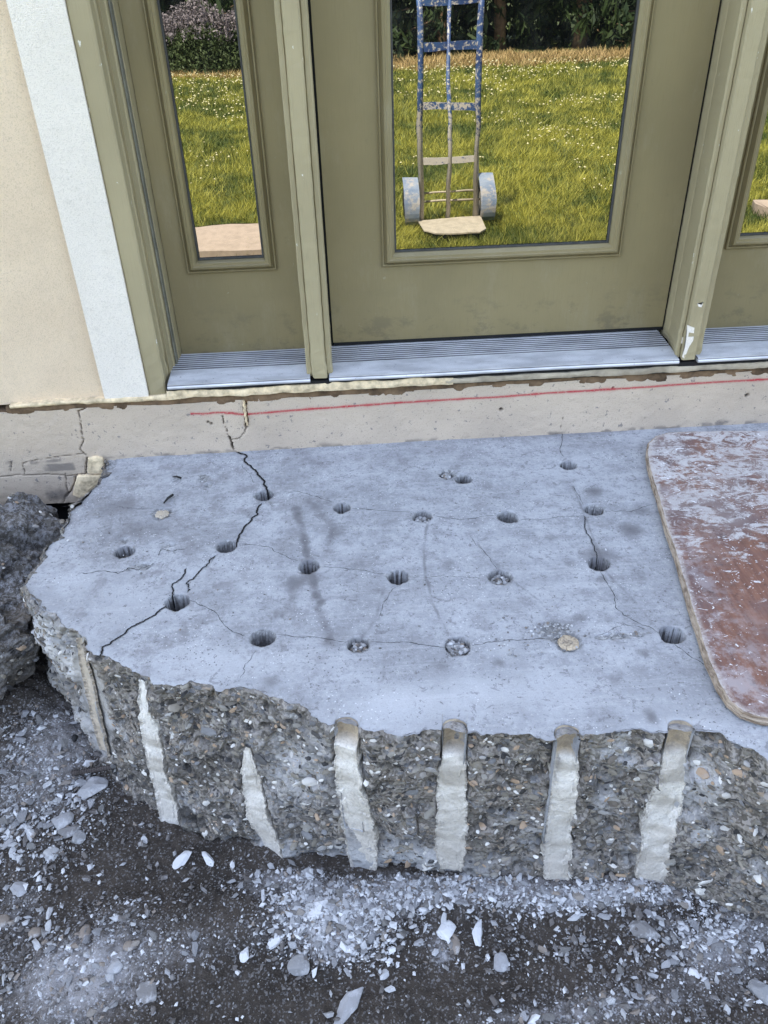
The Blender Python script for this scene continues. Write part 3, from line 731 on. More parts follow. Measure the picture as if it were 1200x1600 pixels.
# ---- leaf panels with glass and moulding
def lite(panel, x0, x1, z0, z1, wm):
    """moulding frame of outer rectangle, width wm; returns inner rect"""
    sec = [(0, .0), (0, -.006), (.0022, -.0085), (.005, -.0085), (.0062, -.0055), (.010, -.011), (.0135, -.017), (.0185, -.018), (.0205, -.0155), (.0265, -.015), (.0285, -.011), (wm - .001, -.004), (wm, .006)]
    V = []; n = len(sec)
    cor = [(x0, z0, 1, 1), (x1, z0, -1, 1), (x1, z1, -1, -1), (x0, z1, 1, -1)]
    for (cx, cz, sx, sz) in cor:
        for d, y in sec: V.append((cx + sx * d, y, cz + sz * d))
    Fq = []
    for k in range(4):
        for i in range(n - 1):
            a = k * n + i; b = ((k + 1) % 4) * n + i; Fq.append((a, b, b + 1, a + 1))
    build('lite_moulding', V, Fq, M_paint, panel, smooth=False)
    xi0, xi1, zi0, zi1 = x0 + wm, x1 - wm, z0 + wm, z1 - wm
    gw = .004
    mb = MB()
    for b in [(xi0, xi1, .0005, .006, zi0, zi0 + gw), (xi0, xi1, .0005, .006, zi1 - gw, zi1), (xi0, xi0 + gw, .0005, .006, zi0 + gw, zi1 - gw), (xi1 - gw, xi1, .0005, .006, zi0 + gw, zi1 - gw)]: mb.box(*b)
    mb.out('glazing_gasket', M_gasket, panel)
    MB().box(xi0 - .003, xi1 + .003, .0065, .012, zi0 - .003, zi1 + .003).out('glass_pane', M_glass, panel)
def panel(name, x0, x1, z0, z1, lx0, lx1, lz0, lz1, wm, label=None):
    mb = MB(); i = .004
    hx0, hx1, hz0, hz1 = lx0 + i, lx1 - i, lz0 + i, lz1 - i
    mb.box(x0, hx0, 0, .044, z0, z1); mb.box(hx1, x1, 0, .044, z0, z1); mb.box(hx0, hx1, 0, .044, z0, hz0); mb.box(hx0, hx1, 0, .044, hz1, z1)
    p = mb.out(name, M_paint, house)
    if label: p['label'] = label
    lite(p, lx0, lx1, lz0, lz1, wm); return p
door = panel('entry_door', .002, .912, .012, 2.05, .141, .764, .214, 1.86, .034, 'wide olive door leaf with the large glass pane')
panel('sidelight', -.409, -.0735, -.003, 2.06, -.358, -.129, .219, 1.86, .031, 'narrow olive sidelight left of the door')
panel('sidelight', .9865, 1.324, -.003, 2.06, 1.042, 1.268, .219, 1.86, .031, 'narrow olive sidelight right of the door')
slab_part('door_sweep', [(.004, .910, .002, .04, .002, .012)], M_gap)
slab_part('door_gap_seal', [(.912, .918, .006, .04, .0, 2.05), (-.004, .002, .006, .04, .0, 2.05)], M_gap)
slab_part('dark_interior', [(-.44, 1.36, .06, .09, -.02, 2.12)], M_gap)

# ---- ribbed aluminium sill
def sill(x0, x1, label):
    pr = [(.05, .0), (-.002, .0)]; cr = [0, .9]
    yy = -.006
    for k in range(8):      # coarse ribs on the slope
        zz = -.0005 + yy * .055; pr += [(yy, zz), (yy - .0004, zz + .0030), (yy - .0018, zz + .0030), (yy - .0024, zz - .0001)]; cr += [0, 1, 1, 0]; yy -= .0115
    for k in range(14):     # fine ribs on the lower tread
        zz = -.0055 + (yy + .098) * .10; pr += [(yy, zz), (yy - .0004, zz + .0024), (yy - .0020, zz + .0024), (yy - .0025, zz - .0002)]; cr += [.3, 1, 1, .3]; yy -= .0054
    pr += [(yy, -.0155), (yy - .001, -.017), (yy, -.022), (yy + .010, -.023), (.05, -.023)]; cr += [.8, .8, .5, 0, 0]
    n = len(pr); N = 40; V = []; Fq = []
    for j in range(N + 1):
        x = x0 + (x1 - x0) * j / N
        for (a, b) in pr: V.append((x, a, b + .0012 * math.sin(x * 9 + a * 20) * .4))
    for j in range(N):
        for i in range(n):
            a = j * n + i; b = j * n + (i + 1) % n; Fq.append((a, a + n, b + n, b))
    Fq.append(tuple(range(n))); Fq.append(tuple(N * n + i for i in range(n))[::-1])
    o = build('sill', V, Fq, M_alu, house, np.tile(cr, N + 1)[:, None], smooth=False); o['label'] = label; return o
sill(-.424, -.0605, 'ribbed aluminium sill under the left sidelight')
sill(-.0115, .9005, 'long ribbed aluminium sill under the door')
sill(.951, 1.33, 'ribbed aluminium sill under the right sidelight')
slab_part('sill_base', [(-.43, 1.36, -.162, .05, -.052, -.0235)], M_gap)

# ---- foam and wood strip between sill and foundation
def rag_strip(name, x0, x1, yf, z0, z1, mat, ampz, seed, n=400, rows=5, taper=None):
    xs = np.linspace(x0, x1, n); V = np.zeros((rows + 2, n, 3)); 
    nz = fbm(P3(xs, xs * 0 + seed), 14, 4, seed); nz2 = fbm(P3(xs, xs * 0 + seed), 11, 4, seed + 4)
    zt = z1 + ampz * nz; zb = z0 + ampz * nz2
    if taper is not None: zt, zb = taper(xs, zt, zb)
    for j in range(rows):
        t = j / (rows - 1); V[j + 1, :, 0] = xs; V[j + 1, :, 2] = zb + (zt - zb) * t
        V[j + 1, :, 1] = yf - .002 * math.sin(math.pi * t) + .005 * fbm(np.stack([xs, xs * 0, V[j + 1, :, 2]], -1), 30, 3, seed + 9)
    V[0] = V[1]; V[0, :, 1] = -.03; V[-1] = V[-2]; V[-1, :, 1] = -.03
    return build(name, V, None, mat, house, smooth=False, Q=grid_faces(rows + 2, n))
rag_strip('foam_strip', -.835, -.40, -.158, -.058, -.047, M_foam, .0045, 3)
rag_strip('foam_strip', -.43, .31, -.165, -.052, -.031, M_foam, .0055, 13)
rag_strip('wood_strip', .29, 1.45, -.165, -.049, -.034, M_wood_white, .004, 6)
rag_strip('wood_gap', -.85, 1.6, -.150, -.080, -.056, M_brown, .003, 8)

# ---- foundation face
zs = -.225
red = jitter_line([Py(298, 646, YW - .01)[[0, 2]], Py(345, 644, YW - .01)[[0, 2]], Py(380, 647, YW - .01)[[0, 2]], Py(620, 629, YW - .01)[[0, 2]], Py(850, 614, YW - .01)[[0, 2]], Py(1200, 592, YW - .01)[[0, 2]], (2.2, -.075)], .002, 3, 1)
def make_found():
    yf = YW - .012
    xs = np.concatenate([np.arange(-2.6, -.95, .02), np.arange(-.95, 1.32, .0028), np.arange(1.34, 3, .03)]); zz = np.arange(-.36, -.0635, .0028)
    X, Z = np.meshgrid(xs, zz); p = np.stack([X, X * 0, Z], -1)
    top = -.072 + .004 * fbm(P3(xs, xs * 0 + 3), 9, 5, 2) + .006 * sstep(-.1, .5, xs)
    # top rows follow the ragged top
    t = np.linspace(0, 1, len(zz))[:, None]; Z = Z[0, 0] + (top[None] - Z[0, 0]) * t; p = np.stack([X, X * 0, Z], -1)
    Yv = yf - .002 * fbm(p, 5, 3, 4) - .0012 * fbm(p, 60, 3, 6)
    t2 = lambda u, v: Py(u, v, yf)[[0, 2]]
    def dl(line, w):
        D = np.full(X.shape, 9.)
        for a, b in zip(line, line[1:]):
            d = b - a; L = d @ d + 1e-12; k = np.clip(((X - a[0]) * d[0] + (Z - a[1]) * d[1]) / L, 0, 1)
            D = np.minimum(D, np.hypot(X - a[0] - k * d[0], Z - a[1] - k * d[1]))
        return D
    Dr = dl(red, 0); R_ = np.exp(-(Dr / .0030) ** 2) + .25 * np.exp(-(Dr / .008) ** 2) * sstep(-.2, .5, fbm(p, 30, 3, 7))
    ck = [([t2(140, 633), t2(122, 642), t2(127, 675), t2(130, 690), t2(125, 703), t2(134, 712)], .0013, .012),
          ([t2(384, 622), t2(384, 645), t2(385, 668)], .0032, .035), ([t2(385, 668), t2(377, 682), t2(363, 687)], .0011, .006),
          ([t2(348, 650), t2(352, 668), t2(358, 682)], .0008, .02), ([t2(358, 682), t2(363, 692), t2(365, 702)], .0022, .03),
          ([t2(-60, 748), t2(50, 742), t2(120, 743), t2(138, 741)], .0013, .006), ([t2(17, 722), t2(16, 736)], .0010, .005), ([t2(102, 740), t2(106, 770), t2(100, 785)], .0012, .006), ([t2(121, 742), t2(116, 758), t2(104, 776)], .0018, .01), ([t2(136, 715), t2(134, 742)], .0016, .01),
          ([t2(38, 740), t2(36, 724), t2(60, 718), t2(130, 709)], .0009, .004), ([t2(875, 672), t2(880, 652)], .0007, .003)]
    Bk = np.zeros(X.shape)
    for n_, (ln, wd, dp) in enumerate(ck):
        d = dl(jitter_line(ln, .003, 4, n_), 0); k = 1 - sstep(wd * .5, wd * 1.2, d); Yv += dp * k; Bk = np.maximum(Bk, k * (.9 if wd > .0015 else .6))
    # pits and two drilled holes
    for u, v, r_ in [(783, 640, .0045), (1167, 618, .005), (330, 662, .0035), (325, 660, .003), (958, 606, .002), (660, 598, .002)]:
        c = t2(u, v); d = np.hypot(X - c[0], Z - c[1]) * (1 + .25 * vnoise(p, 200, 3)); k = 1 - sstep(r_ * .7, r_ * 1.2, d); Yv += .014 * k; Bk = np.maximum(Bk, k * .75)
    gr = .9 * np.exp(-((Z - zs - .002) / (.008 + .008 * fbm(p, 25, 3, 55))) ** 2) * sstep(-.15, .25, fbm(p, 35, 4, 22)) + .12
    c = t2(92, 730); gr += 1.1 * (1 - sstep(.8, 1.1, np.abs(X - c[0]) / .045)) * (1 - sstep(.8, 1.1, np.abs(Z - c[1]) / .0125))
    c = t2(88, 770); gr += 1.1 * np.exp(-(((X - c[0]) / .032) ** 4 + ((Z - c[1]) / .030) ** 4))
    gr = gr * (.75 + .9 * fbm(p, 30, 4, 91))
    C = np.stack([np.clip(R_ * (X > red[0][0]), 0, 1), np.clip(gr, 0, 1), Bk], -1)
    o = build('foundation_face', np.stack([X, Yv, Z], -1), None, M_found, house, C, True, Q=grid_faces(*X.shape))
    o['label'] = 'low tan foundation strip with a red chalk line'
    # ledge on top and under side so it reads as a solid course
    slab_part('foundation_core', [(-3, 3, yf + .05, .1, -.7, -.085)], M_gap)
    e0 = np.stack([X[-1], Yv[-1], Z[-1]], -1); e1 = e0.copy(); e1[:, 1] = yf + .06; build('foundation_ledge', np.stack([e0, e1]), None, M_brown, house, Q=grid_faces(2, len(xs)), smooth=False)
    e0 = np.stack([X[0], Yv[0], Z[0]], -1); e1 = e0.copy(); e1[:, 1] = yf + .06; build('foundation_ledge', np.stack([e1, e0]), None, M_rock, house, Q=grid_faces(2, len(xs)), smooth=False)
    # foam lip left standing in the torn joint of the stucco
    a, b = t2(383, 624), t2(383, 664); n = 24; zq = np.linspace(b[1], a[1], n); V = []
    for k, z in enumerate(zq):
        w_ = .0045 * (.5 + .5 * math.sin(k / n * 3.1)) + .001; x_ = a[0] - .003 + .0012 * math.sin(k * 1.3); V += [(x_ - w_, yf - .001, z), (x_, yf - .007, z), (x_ + w_ * .5, yf + .012, z)]
    build('foam_lip', np.array(V).reshape(n, 3, 3), None, M_foam, house, Q=grid_faces(n, 3), smooth=False)
make_found()
def lump(name, c, s, mat, parent=None, seed=0, sub=3, amp=.25, sc=2.2, origin=False, rot=0):
    V, Fc = ICO[sub]; d = V * (1 + amp * fbm(V + seed * 7.3, sc, 4, seed))[:, None]
    cr, sr = math.cos(rot), math.sin(rot); d = d * s; d = np.stack([d[:, 0] * cr - d[:, 1] * sr, d[:, 0] * sr + d[:, 1] * cr, d[:, 2]], -1)
    return build(name, d + c, None, mat, parent, None, False, T=Fc, origin=c if origin else None)
def make_ico():
    import bmesh
    out = {}
    for s in (1, 2, 3, 4):
        bm = bmesh.new(); bmesh.ops.create_icosphere(bm, subdivisions=s, radius=1); bm.verts.ensure_lookup_table()
        out[s] = (np.array([v.co[:] for v in bm.verts]), np.array([[v.index for v in f.verts] for f in bm.faces], np.int32)); bm.free()
    return out
ICO = make_ico()
# exposed cream foam board at the slab's back left corner
for k, pg in enumerate([[(137, 716), (151, 713), (160, 716), (165, 726), (163, 737), (156, 740), (137, 740)], [(121, 743), (160, 741), (157, 752), (140, 768), (137, 776), (128, 779), (113, 774), (116, 762)]]):
    yf = YW - .0165; pts = jitter_line([Py(u, v, yf)[[0, 2]] for u, v in pg + [pg[0]]], .0015, 3, k)[:-1]; n = len(pts); cc = pts.mean(0); V = []
    for q, (sc_, dy) in enumerate([(1, .03), (1, .001), (.93, -.003), (.6, -.004), (.25, -.003)]):
        e = cc + (pts - cc) * sc_; V += [(a, yf + dy - .0025 * float(fbm(np.array([[a, 0, b]]), 45, 3, 4)[0]), b) for a, b in e]
    Fq = [(q * n + i, q * n + (i + 1) % n, (q + 1) * n + (i + 1) % n, (q + 1) * n + i) for q in range(4) for i in range(n)] + [tuple(4 * n + i for i in range(n))]
    build('foam_patch', V, Fq, M_foam, house, smooth=False)

# ================================================================== CONCRETE SLAB
slab = empty('concrete_slab', (.2, -.7, -.66), 'broken concrete step slab drilled with rows of holes below the door', 'concrete slab')
edge_px = [(168, 712), (160, 742), (138, 772), (108, 798), (98, 832), (75, 850), (56, 884), (38, 914), (60, 946), (95, 972), (128, 993), (136, 1016), (165, 1025), (203, 1044), (230, 1056), (240, 1070),
           (270, 1073), (298, 1062), (330, 1070), (345, 1081), (385, 1075), (430, 1089), (468, 1098), (486, 1119), (520, 1131), (560, 1136), (600, 1140), (640, 1148), (690, 1141),
           (740, 1143), (800, 1148), (860, 1158), (910, 1149), (960, 1142), (1040, 1145), (1090, 1142), (1130, 1148), (1165, 1168), (1200, 1190)]
edge_w = [tuple(Pz(u, v, zs)[:2]) for u, v in edge_px] + [(.86, -1.345), (1.15, -1.40), (1.7, -1.42)]
OUT = jitter_line(edge_w, .0070, 5, 5)
POLY = np.concatenate([OUT, np.array([(1.7, -.11), (-.6, -.11)])])
STR = [  # grout strips: centre line pixels (x, y, half width px), bare bore fraction at top
    ([(124, 1000, 10), (132, 1040, 17), (142, 1090, 19), (154, 1140, 18), (164, 1180, 12)], 0),
    ([(220, 1062, 6), (226, 1100, 12), (238, 1160, 16), (252, 1220, 17), (264, 1262, 17), (272, 1290, 15)], 0),
    ([(386, 1166, 5), (391, 1200, 13), (400, 1250, 18), (413, 1300, 19), (428, 1334, 16)], 0),
    ([(540, 1134, 18), (543, 1165, 21), (549, 1230, 25), (556, 1290, 27), (562, 1330, 25), (567, 1372, 18)], .08),
    ([(710, 1136, 18), (709, 1165, 20), (706, 1230, 24), (704, 1290, 24), (703, 1330, 22), (703, 1362, 17)], .17),
    ([(887, 1145, 19), (886, 1180, 20), (880, 1240, 21), (873, 1300, 21), (870, 1340, 20), (868, 1370, 17)], .17),
    ([(1066, 1139, 20), (1058, 1175, 22), (1048, 1230, 23), (1032, 1290, 25), (1020, 1340, 22), (1018, 1384, 21)], .15)]
NOTCH = [(540, 1138), (711, 1141), (888, 1151), (1066, 1143)]
HR = .0215
HOLES = [  # px, py, radius factor, depth, rubble
    (413, 774, 1.05, .10, 0), (535, 793, .95, .10, 0), (660, 807, 1.05, .018, 1), (724, 749, 1.0, .06, 0), (793, 808, 1.05, .035, .6), (888, 727, .95, .09, 0), (928, 797, 1.0, .10, 0),
    (354, 854, 1.05, .035, .7), (195, 863, 1.0, .07, 0), (483, 885, 1.0, .11, 0), (622, 901, 1.05, .09, 0), (781, 901, 1.1, .016, 1), (936, 881, 1.05, .11, 0), (277, 941, 1.15, .10, 0),
    (410, 997, 1.08, .06, .5), (560, 1007, 1.0, .016, 1), (715, 1009, 1.15, .010, 1), (888, 1003, 1.1, .0015, .25), (1050, 992, 1.1, .12, 0), (253, 802, 1.0, .002, .9), (698, 742, .85, .006, .8)]
CR_W = [  # wide cracks: points, half width, depth
    ([(362, 690), (370, 705), (385, 711), (384, 722), (399, 734), (411, 749), (417, 765), (420, 776)], .0028, .035),
    ([(409, 786), (402, 804), (388, 818), (374, 834), (366, 856)], .0024, .03),
    ([(338, 868), (322, 885), (303, 903), (291, 912), (294, 925)], .0016, .02), ([(291, 888), (286, 900), (270, 912), (268, 935)], .0016, .02),
    ([(260, 946), (236, 964), (206, 979), (180, 1000), (160, 1011), (152, 1030)], .0019, .02),
    ([(912, 805), (916, 832), (929, 858), (932, 876)], .0010, .01)]
HAIR = [[(122, 896), (160, 893), (185, 897), (200, 888), (216, 891), (242, 880)], [(247, 868), (252, 858), (268, 862), (290, 858)], [(180, 792), (200, 794), (240, 795)], [(95, 790), (120, 782)], [(430, 770), (460, 768), (490, 775), (522, 785)], [(550, 794), (600, 798), (645, 800)], [(678, 805), (720, 812), (775, 805)], [(812, 812), (860, 810), (910, 806)], [(945, 800), (985, 800), (1025, 788)],
        [(372, 850), (420, 854), (440, 866), (466, 876)], [(500, 886), (560, 890), (602, 896)], [(297, 938), (330, 953), (355, 980), (388, 994)], [(430, 992), (490, 995), (542, 1004)], [(580, 1003), (630, 1003), (696, 1012)],
        [(736, 1009), (790, 1000), (860, 998)], [(936, 890), (960, 930), (962, 950), (990, 970), (1030, 990)], [(1052, 1005), (1085, 1030), (1124, 1056)], [(895, 760), (912, 790)], [(878, 672), (875, 700), (882, 715)],
        [(378, 725), (390, 740), (398, 755)], [(640, 902), (700, 900), (760, 903)], [(336, 868), (330, 880)], [(735, 838), (762, 868), (776, 890)], [(935, 992), (975, 975), (1010, 985)], [(400, 1018), (380, 1045), (376, 1060)],
        [(620, 915), (600, 940), (592, 965)]]
SMUDGE = [([(462, 795), (478, 860), (494, 930), (516, 1005)], .012, 1.1), ([(500, 900), (470, 905), (440, 960)], .016, .5), ([(500, 940), (545, 930)], .007, .6), ([(480, 780), (520, 820), (505, 880)], .010, .45), ([(668, 820), (663, 870), (674, 940), (700, 990)], .0040, .7), ([(735, 838), (780, 890), (860, 955)], .0028, .6),
          ([(895, 760), (945, 890), (1020, 975)], .0035, .7), ([(605, 1020), (600, 1060), (590, 1085)], .004, .5), ([(598, 925), (588, 965), (560, 1000)], .004, .5), ([(455, 905), (460, 960), (440, 1010)], .010, .35)]
STAIN = [(500, 790, 30, 22, .5), (560, 880, 18, 12, .5), (700, 880, 14, 9, .5), (820, 940, 16, 10, .5), (440, 850, 20, 12, .5), (690, 1040, 20, 12, .5), (860, 840, 14, 9, .5), (760, 760, 20, 10, .4), (630, 720, 18, 8, .45), (1000, 900, 14, 12, .5), (960, 1060, 18, 10, .5), (370, 980, 26, 12, .35), (250, 1000, 24, 12, .35), (300, 860, 26, 14, .5), (985, 828, 20, 12, 1.), (928, 768, 16, 9, .9), (1000, 800, 26, 9, .6), (936, 868, 30, 16, .9), (1018, 1120, 10, 14, .9), (870, 980, 34, 14, .8), (425, 1066, 14, 12, .6), (500, 1030, 18, 10, .4), (780, 1035, 10, 8, .7), (590, 922, 20, 6, .5),
         (455, 910, 22, 14, .55), (1005, 1020, 14, 8, .6), (350, 745, 14, 8, .5), (225, 830, 80, 20, .6), (180, 790, 50, 25, .55), (300, 770, 60, 16, .35), (160, 870, 50, 18, .4), (525, 832, 18, 12, .5), (240, 705, 130, 7, .7), (470, 695, 120, 5, .6),
         (850, 680, 200, 6, .5), (940, 905, 12, 6, .7), (890, 880, 10, 8, .6), (905, 965, 14, 8, .6)]
PALE = [(200, 950, 90, 50, .8), (420, 1040, 120, 30, .8), (760, 1080, 160, 40, 1.), (600, 1100, 120, 30, .8), (330, 1020, 70, 30, .8), (790, 1010, 30, 22, 1.), (360, 905, 60, 30, .55), (1040, 1100, 60, 30, .8), (120, 910, 60, 30, .7), (700, 940, 130, 30, .4), (1080, 1130, 70, 15, .9)]
def make_slab_top():
    st = .0021
    xs = np.concatenate([np.arange(-.74, .93, st), np.arange(.94, 1.71, .012)]); ys = np.arange(-1.44, -.128, st)
    X, Y = np.meshgrid(xs, ys); p = P3(X, Y); Z = zs + .0022 * fbm(p, 3, 3, 3) + .0006 * fbm(p, 30, 4, 4)
    left = sstep(-.28, -.55, X); Z += left * (.0025 * fbm(p, 14, 4, 6) - .004 * sstep(-.45, -.70, X))
    Am = np.zeros(X.shape); Rm = np.zeros(X.shape); Gm = np.zeros(X.shape); Bm = np.zeros(X.shape)
    for u, v, ru, rv, a in PALE: Rm += a * blob(X, Y, u, v, ru, rv, zs)
    for u, v, ru, rv, a in STAIN: Gm += a * blob(X, Y, u, v, ru, rv, zs)
    D = dist_line(xs, ys, OUT, .05)
    Rm = .7 * Rm + .25 * np.exp(-(D / .02) ** 2)
    Z -= .0018 * np.exp(-(D / .005) ** 2) * (.5 + .5 * fbm(p, 40, 3, 8))
    for n_, (ln, wd, a) in enumerate(SMUDGE):
        d = dist_line(xs, ys, jitter_line([Pz(u, v, zs) for u, v in ln], .004, 3, n_), wd * 3); Gm += a * np.exp(-(d / wd) ** 2) * (.45 + .55 * sstep(-.4, .5, fbm(p, 50, 3, n_)))
    for n_, (ln, wd, dp) in enumerate(CR_W):
        d = dist_line(xs, ys, jitter_line([Pz(u, v, zs) for u, v in ln], .005, 4, 30 + n_), .02); k = 1 - sstep(wd * .5, wd + .0025, d + .0010 * fbm(p, 110, 2, 2)); Z -= .0022 * k; Bm += .35 * k
    # crumbled patches
    f1, f2, idc = worley(p, 95, 31, True); crumb = (idc - .6) * sstep(.0, .12, f2 - f1)
    for u, v, ru, rv, a in [(868, 985, 36, 14, 1.), (888, 1003, 26, 18, .9), (970, 993, 52, 6, .85), (700, 740, 20, 10, .8), (225, 884, 34, 7, .7), (262, 852, 26, 7, .5), (318, 748, 12, 9, .8), (253, 802, 18, 10, .9), (420, 784, 18, 5, .6), (326, 757, 9, 6, .6), (168, 722, 18, 12, .8),
                            (190, 845, 30, 8, .5), (150, 800, 40, 25, .35)]:
        b = a * blob(X, Y, u, v, ru, rv, zs); k = sstep(.3, .6, b + .25 * fbm(p, 60, 3, 14)); Z += k * .0055 * crumb - .002 * k; Bm += .75 * k
    fl, fl2, idl = worley(p, 60, 41, True)
    for u, v, rf, dp, rub in HOLES:
        c = Pz(u, v, zs); r_ = HR * rf; d = np.hypot(X - c[0], Y - c[1]); m_ = d < .05
        if not m_.any(): continue
        dd = d[m_] + .0016 * fbm(p[m_], 70, 3, int(u)); k = 1 - sstep(r_ - .0020, r_ + .0006, dd + .0015 * np.maximum(0, fbm(p[m_], 130, 2, int(u) + 5)))
        rim = (1 - sstep(r_, r_ + .007, dd + .004 * fbm(p[m_], 45, 3, int(u) + 4)))
        chip = np.maximum(0, fbm(p[m_], 50, 3, int(u) + 9)) * rim
        fn = rub * .012 * (idc[m_] - .5) * sstep(0, .15, (f2 - f1)[m_]) 
        Z[m_] += -dp * k + fn * k * (1 if dp > .005 else .4) - .010 * chip * (1 - k)
        if rub: Bm[m_] = np.maximum(Bm[m_], k * (.85 if rub > .3 else .1)); Rm[m_] += k * rub * .9
        Gm[m_] += .35 * rim * (1 - k); Bm[m_] = np.maximum(Bm[m_], .75 * sstep(.15, .5, chip + .25 * rim) * (1 - k)) 
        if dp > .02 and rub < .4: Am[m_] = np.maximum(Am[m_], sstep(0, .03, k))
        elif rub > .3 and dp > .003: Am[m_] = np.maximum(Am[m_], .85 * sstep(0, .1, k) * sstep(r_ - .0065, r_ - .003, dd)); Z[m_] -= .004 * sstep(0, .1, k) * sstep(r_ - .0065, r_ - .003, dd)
    for u, v in NOTCH:
        c = Pz(u, v, zs) + [0, .004, 0]; d = np.hypot(X - c[0], Y - c[1]); Z -= .3 * (1 - sstep(HR - .0025, HR + .0003, d + .0007 * fbm(p, 80, 2, 3)))
    ins = in_poly(X, Y, POLY); keep = ins[:-1, :-1] | ins[1:, :-1] | ins[:-1, 1:] | ins[1:, 1:]
    # snap the overhanging grid points to the broken outline
    used = np.zeros(X.shape, bool); used[:-1, :-1] |= keep; used[1:, :-1] |= keep; used[:-1, 1:] |= keep; used[1:, 1:] |= keep
    sn = used & ~ins; jj, ii = np.nonzero(sn)
    A = OUT[:-1]; Bv = OUT[1:] - A; L2 = (Bv ** 2).sum(1) + 1e-12
    q = np.stack([X[jj, ii], Y[jj, ii]], -1)
    for s0 in range(0, len(q), 1000):
        qq = q[s0:s0 + 1000]; t = np.clip(((qq[:, None] - A) * Bv).sum(-1) / L2, 0, 1); pr = A + Bv * t[..., None]
        dd = ((qq[:, None] - pr) ** 2).sum(-1); k = dd.argmin(1); q[s0:s0 + 1000] = np.where((dd.min(1) < .0002)[:, None], pr[np.arange(len(qq)), k], qq)
    X[jj, ii] = q[:, 0]; Y[jj, ii] = q[:, 1]
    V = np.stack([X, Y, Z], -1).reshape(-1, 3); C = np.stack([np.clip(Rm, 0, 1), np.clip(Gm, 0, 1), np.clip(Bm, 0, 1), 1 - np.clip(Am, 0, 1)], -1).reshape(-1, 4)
    V, Q, C = compact(V, grid_faces(len(ys), len(xs), keep), C)
    zq = V[:, 2][Q]; steep = (zq.max(1) - zq.min(1)) > .004
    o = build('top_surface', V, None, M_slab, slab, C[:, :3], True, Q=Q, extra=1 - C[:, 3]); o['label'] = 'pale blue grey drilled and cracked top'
make_slab_top()

# wide and hairline cracks: flat dark ribbons painting the shade inside them
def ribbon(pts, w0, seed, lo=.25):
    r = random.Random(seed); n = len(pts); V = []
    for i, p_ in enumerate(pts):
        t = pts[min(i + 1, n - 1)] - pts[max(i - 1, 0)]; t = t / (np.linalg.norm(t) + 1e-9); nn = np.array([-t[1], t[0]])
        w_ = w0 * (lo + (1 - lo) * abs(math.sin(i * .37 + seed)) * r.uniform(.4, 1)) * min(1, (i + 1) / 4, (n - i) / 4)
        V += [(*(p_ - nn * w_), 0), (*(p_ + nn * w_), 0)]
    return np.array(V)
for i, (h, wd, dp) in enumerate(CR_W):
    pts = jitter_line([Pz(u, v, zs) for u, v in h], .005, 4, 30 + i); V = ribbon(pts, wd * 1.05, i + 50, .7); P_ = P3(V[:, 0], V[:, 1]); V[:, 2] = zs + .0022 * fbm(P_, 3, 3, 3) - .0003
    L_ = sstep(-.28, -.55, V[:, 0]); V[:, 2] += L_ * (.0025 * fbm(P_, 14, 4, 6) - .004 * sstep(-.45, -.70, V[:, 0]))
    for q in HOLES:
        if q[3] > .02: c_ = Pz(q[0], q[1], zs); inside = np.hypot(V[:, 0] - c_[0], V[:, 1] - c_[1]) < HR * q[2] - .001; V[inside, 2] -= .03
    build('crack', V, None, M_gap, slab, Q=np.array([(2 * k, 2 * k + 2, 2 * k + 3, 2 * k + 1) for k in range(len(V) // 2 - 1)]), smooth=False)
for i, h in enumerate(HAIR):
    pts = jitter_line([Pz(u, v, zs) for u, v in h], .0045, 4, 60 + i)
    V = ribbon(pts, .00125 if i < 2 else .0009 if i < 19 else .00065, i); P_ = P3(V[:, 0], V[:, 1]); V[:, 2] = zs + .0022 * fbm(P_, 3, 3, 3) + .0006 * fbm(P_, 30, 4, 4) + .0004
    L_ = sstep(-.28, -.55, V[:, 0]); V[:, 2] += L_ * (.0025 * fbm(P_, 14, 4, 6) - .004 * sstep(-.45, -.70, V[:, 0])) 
    build('crack', V, None, M_gap, slab, Q=np.array([(2 * k, 2 * k + 2, 2 * k + 3, 2 * k + 1) for k in range(len(V) // 2 - 1)]), smooth=False)

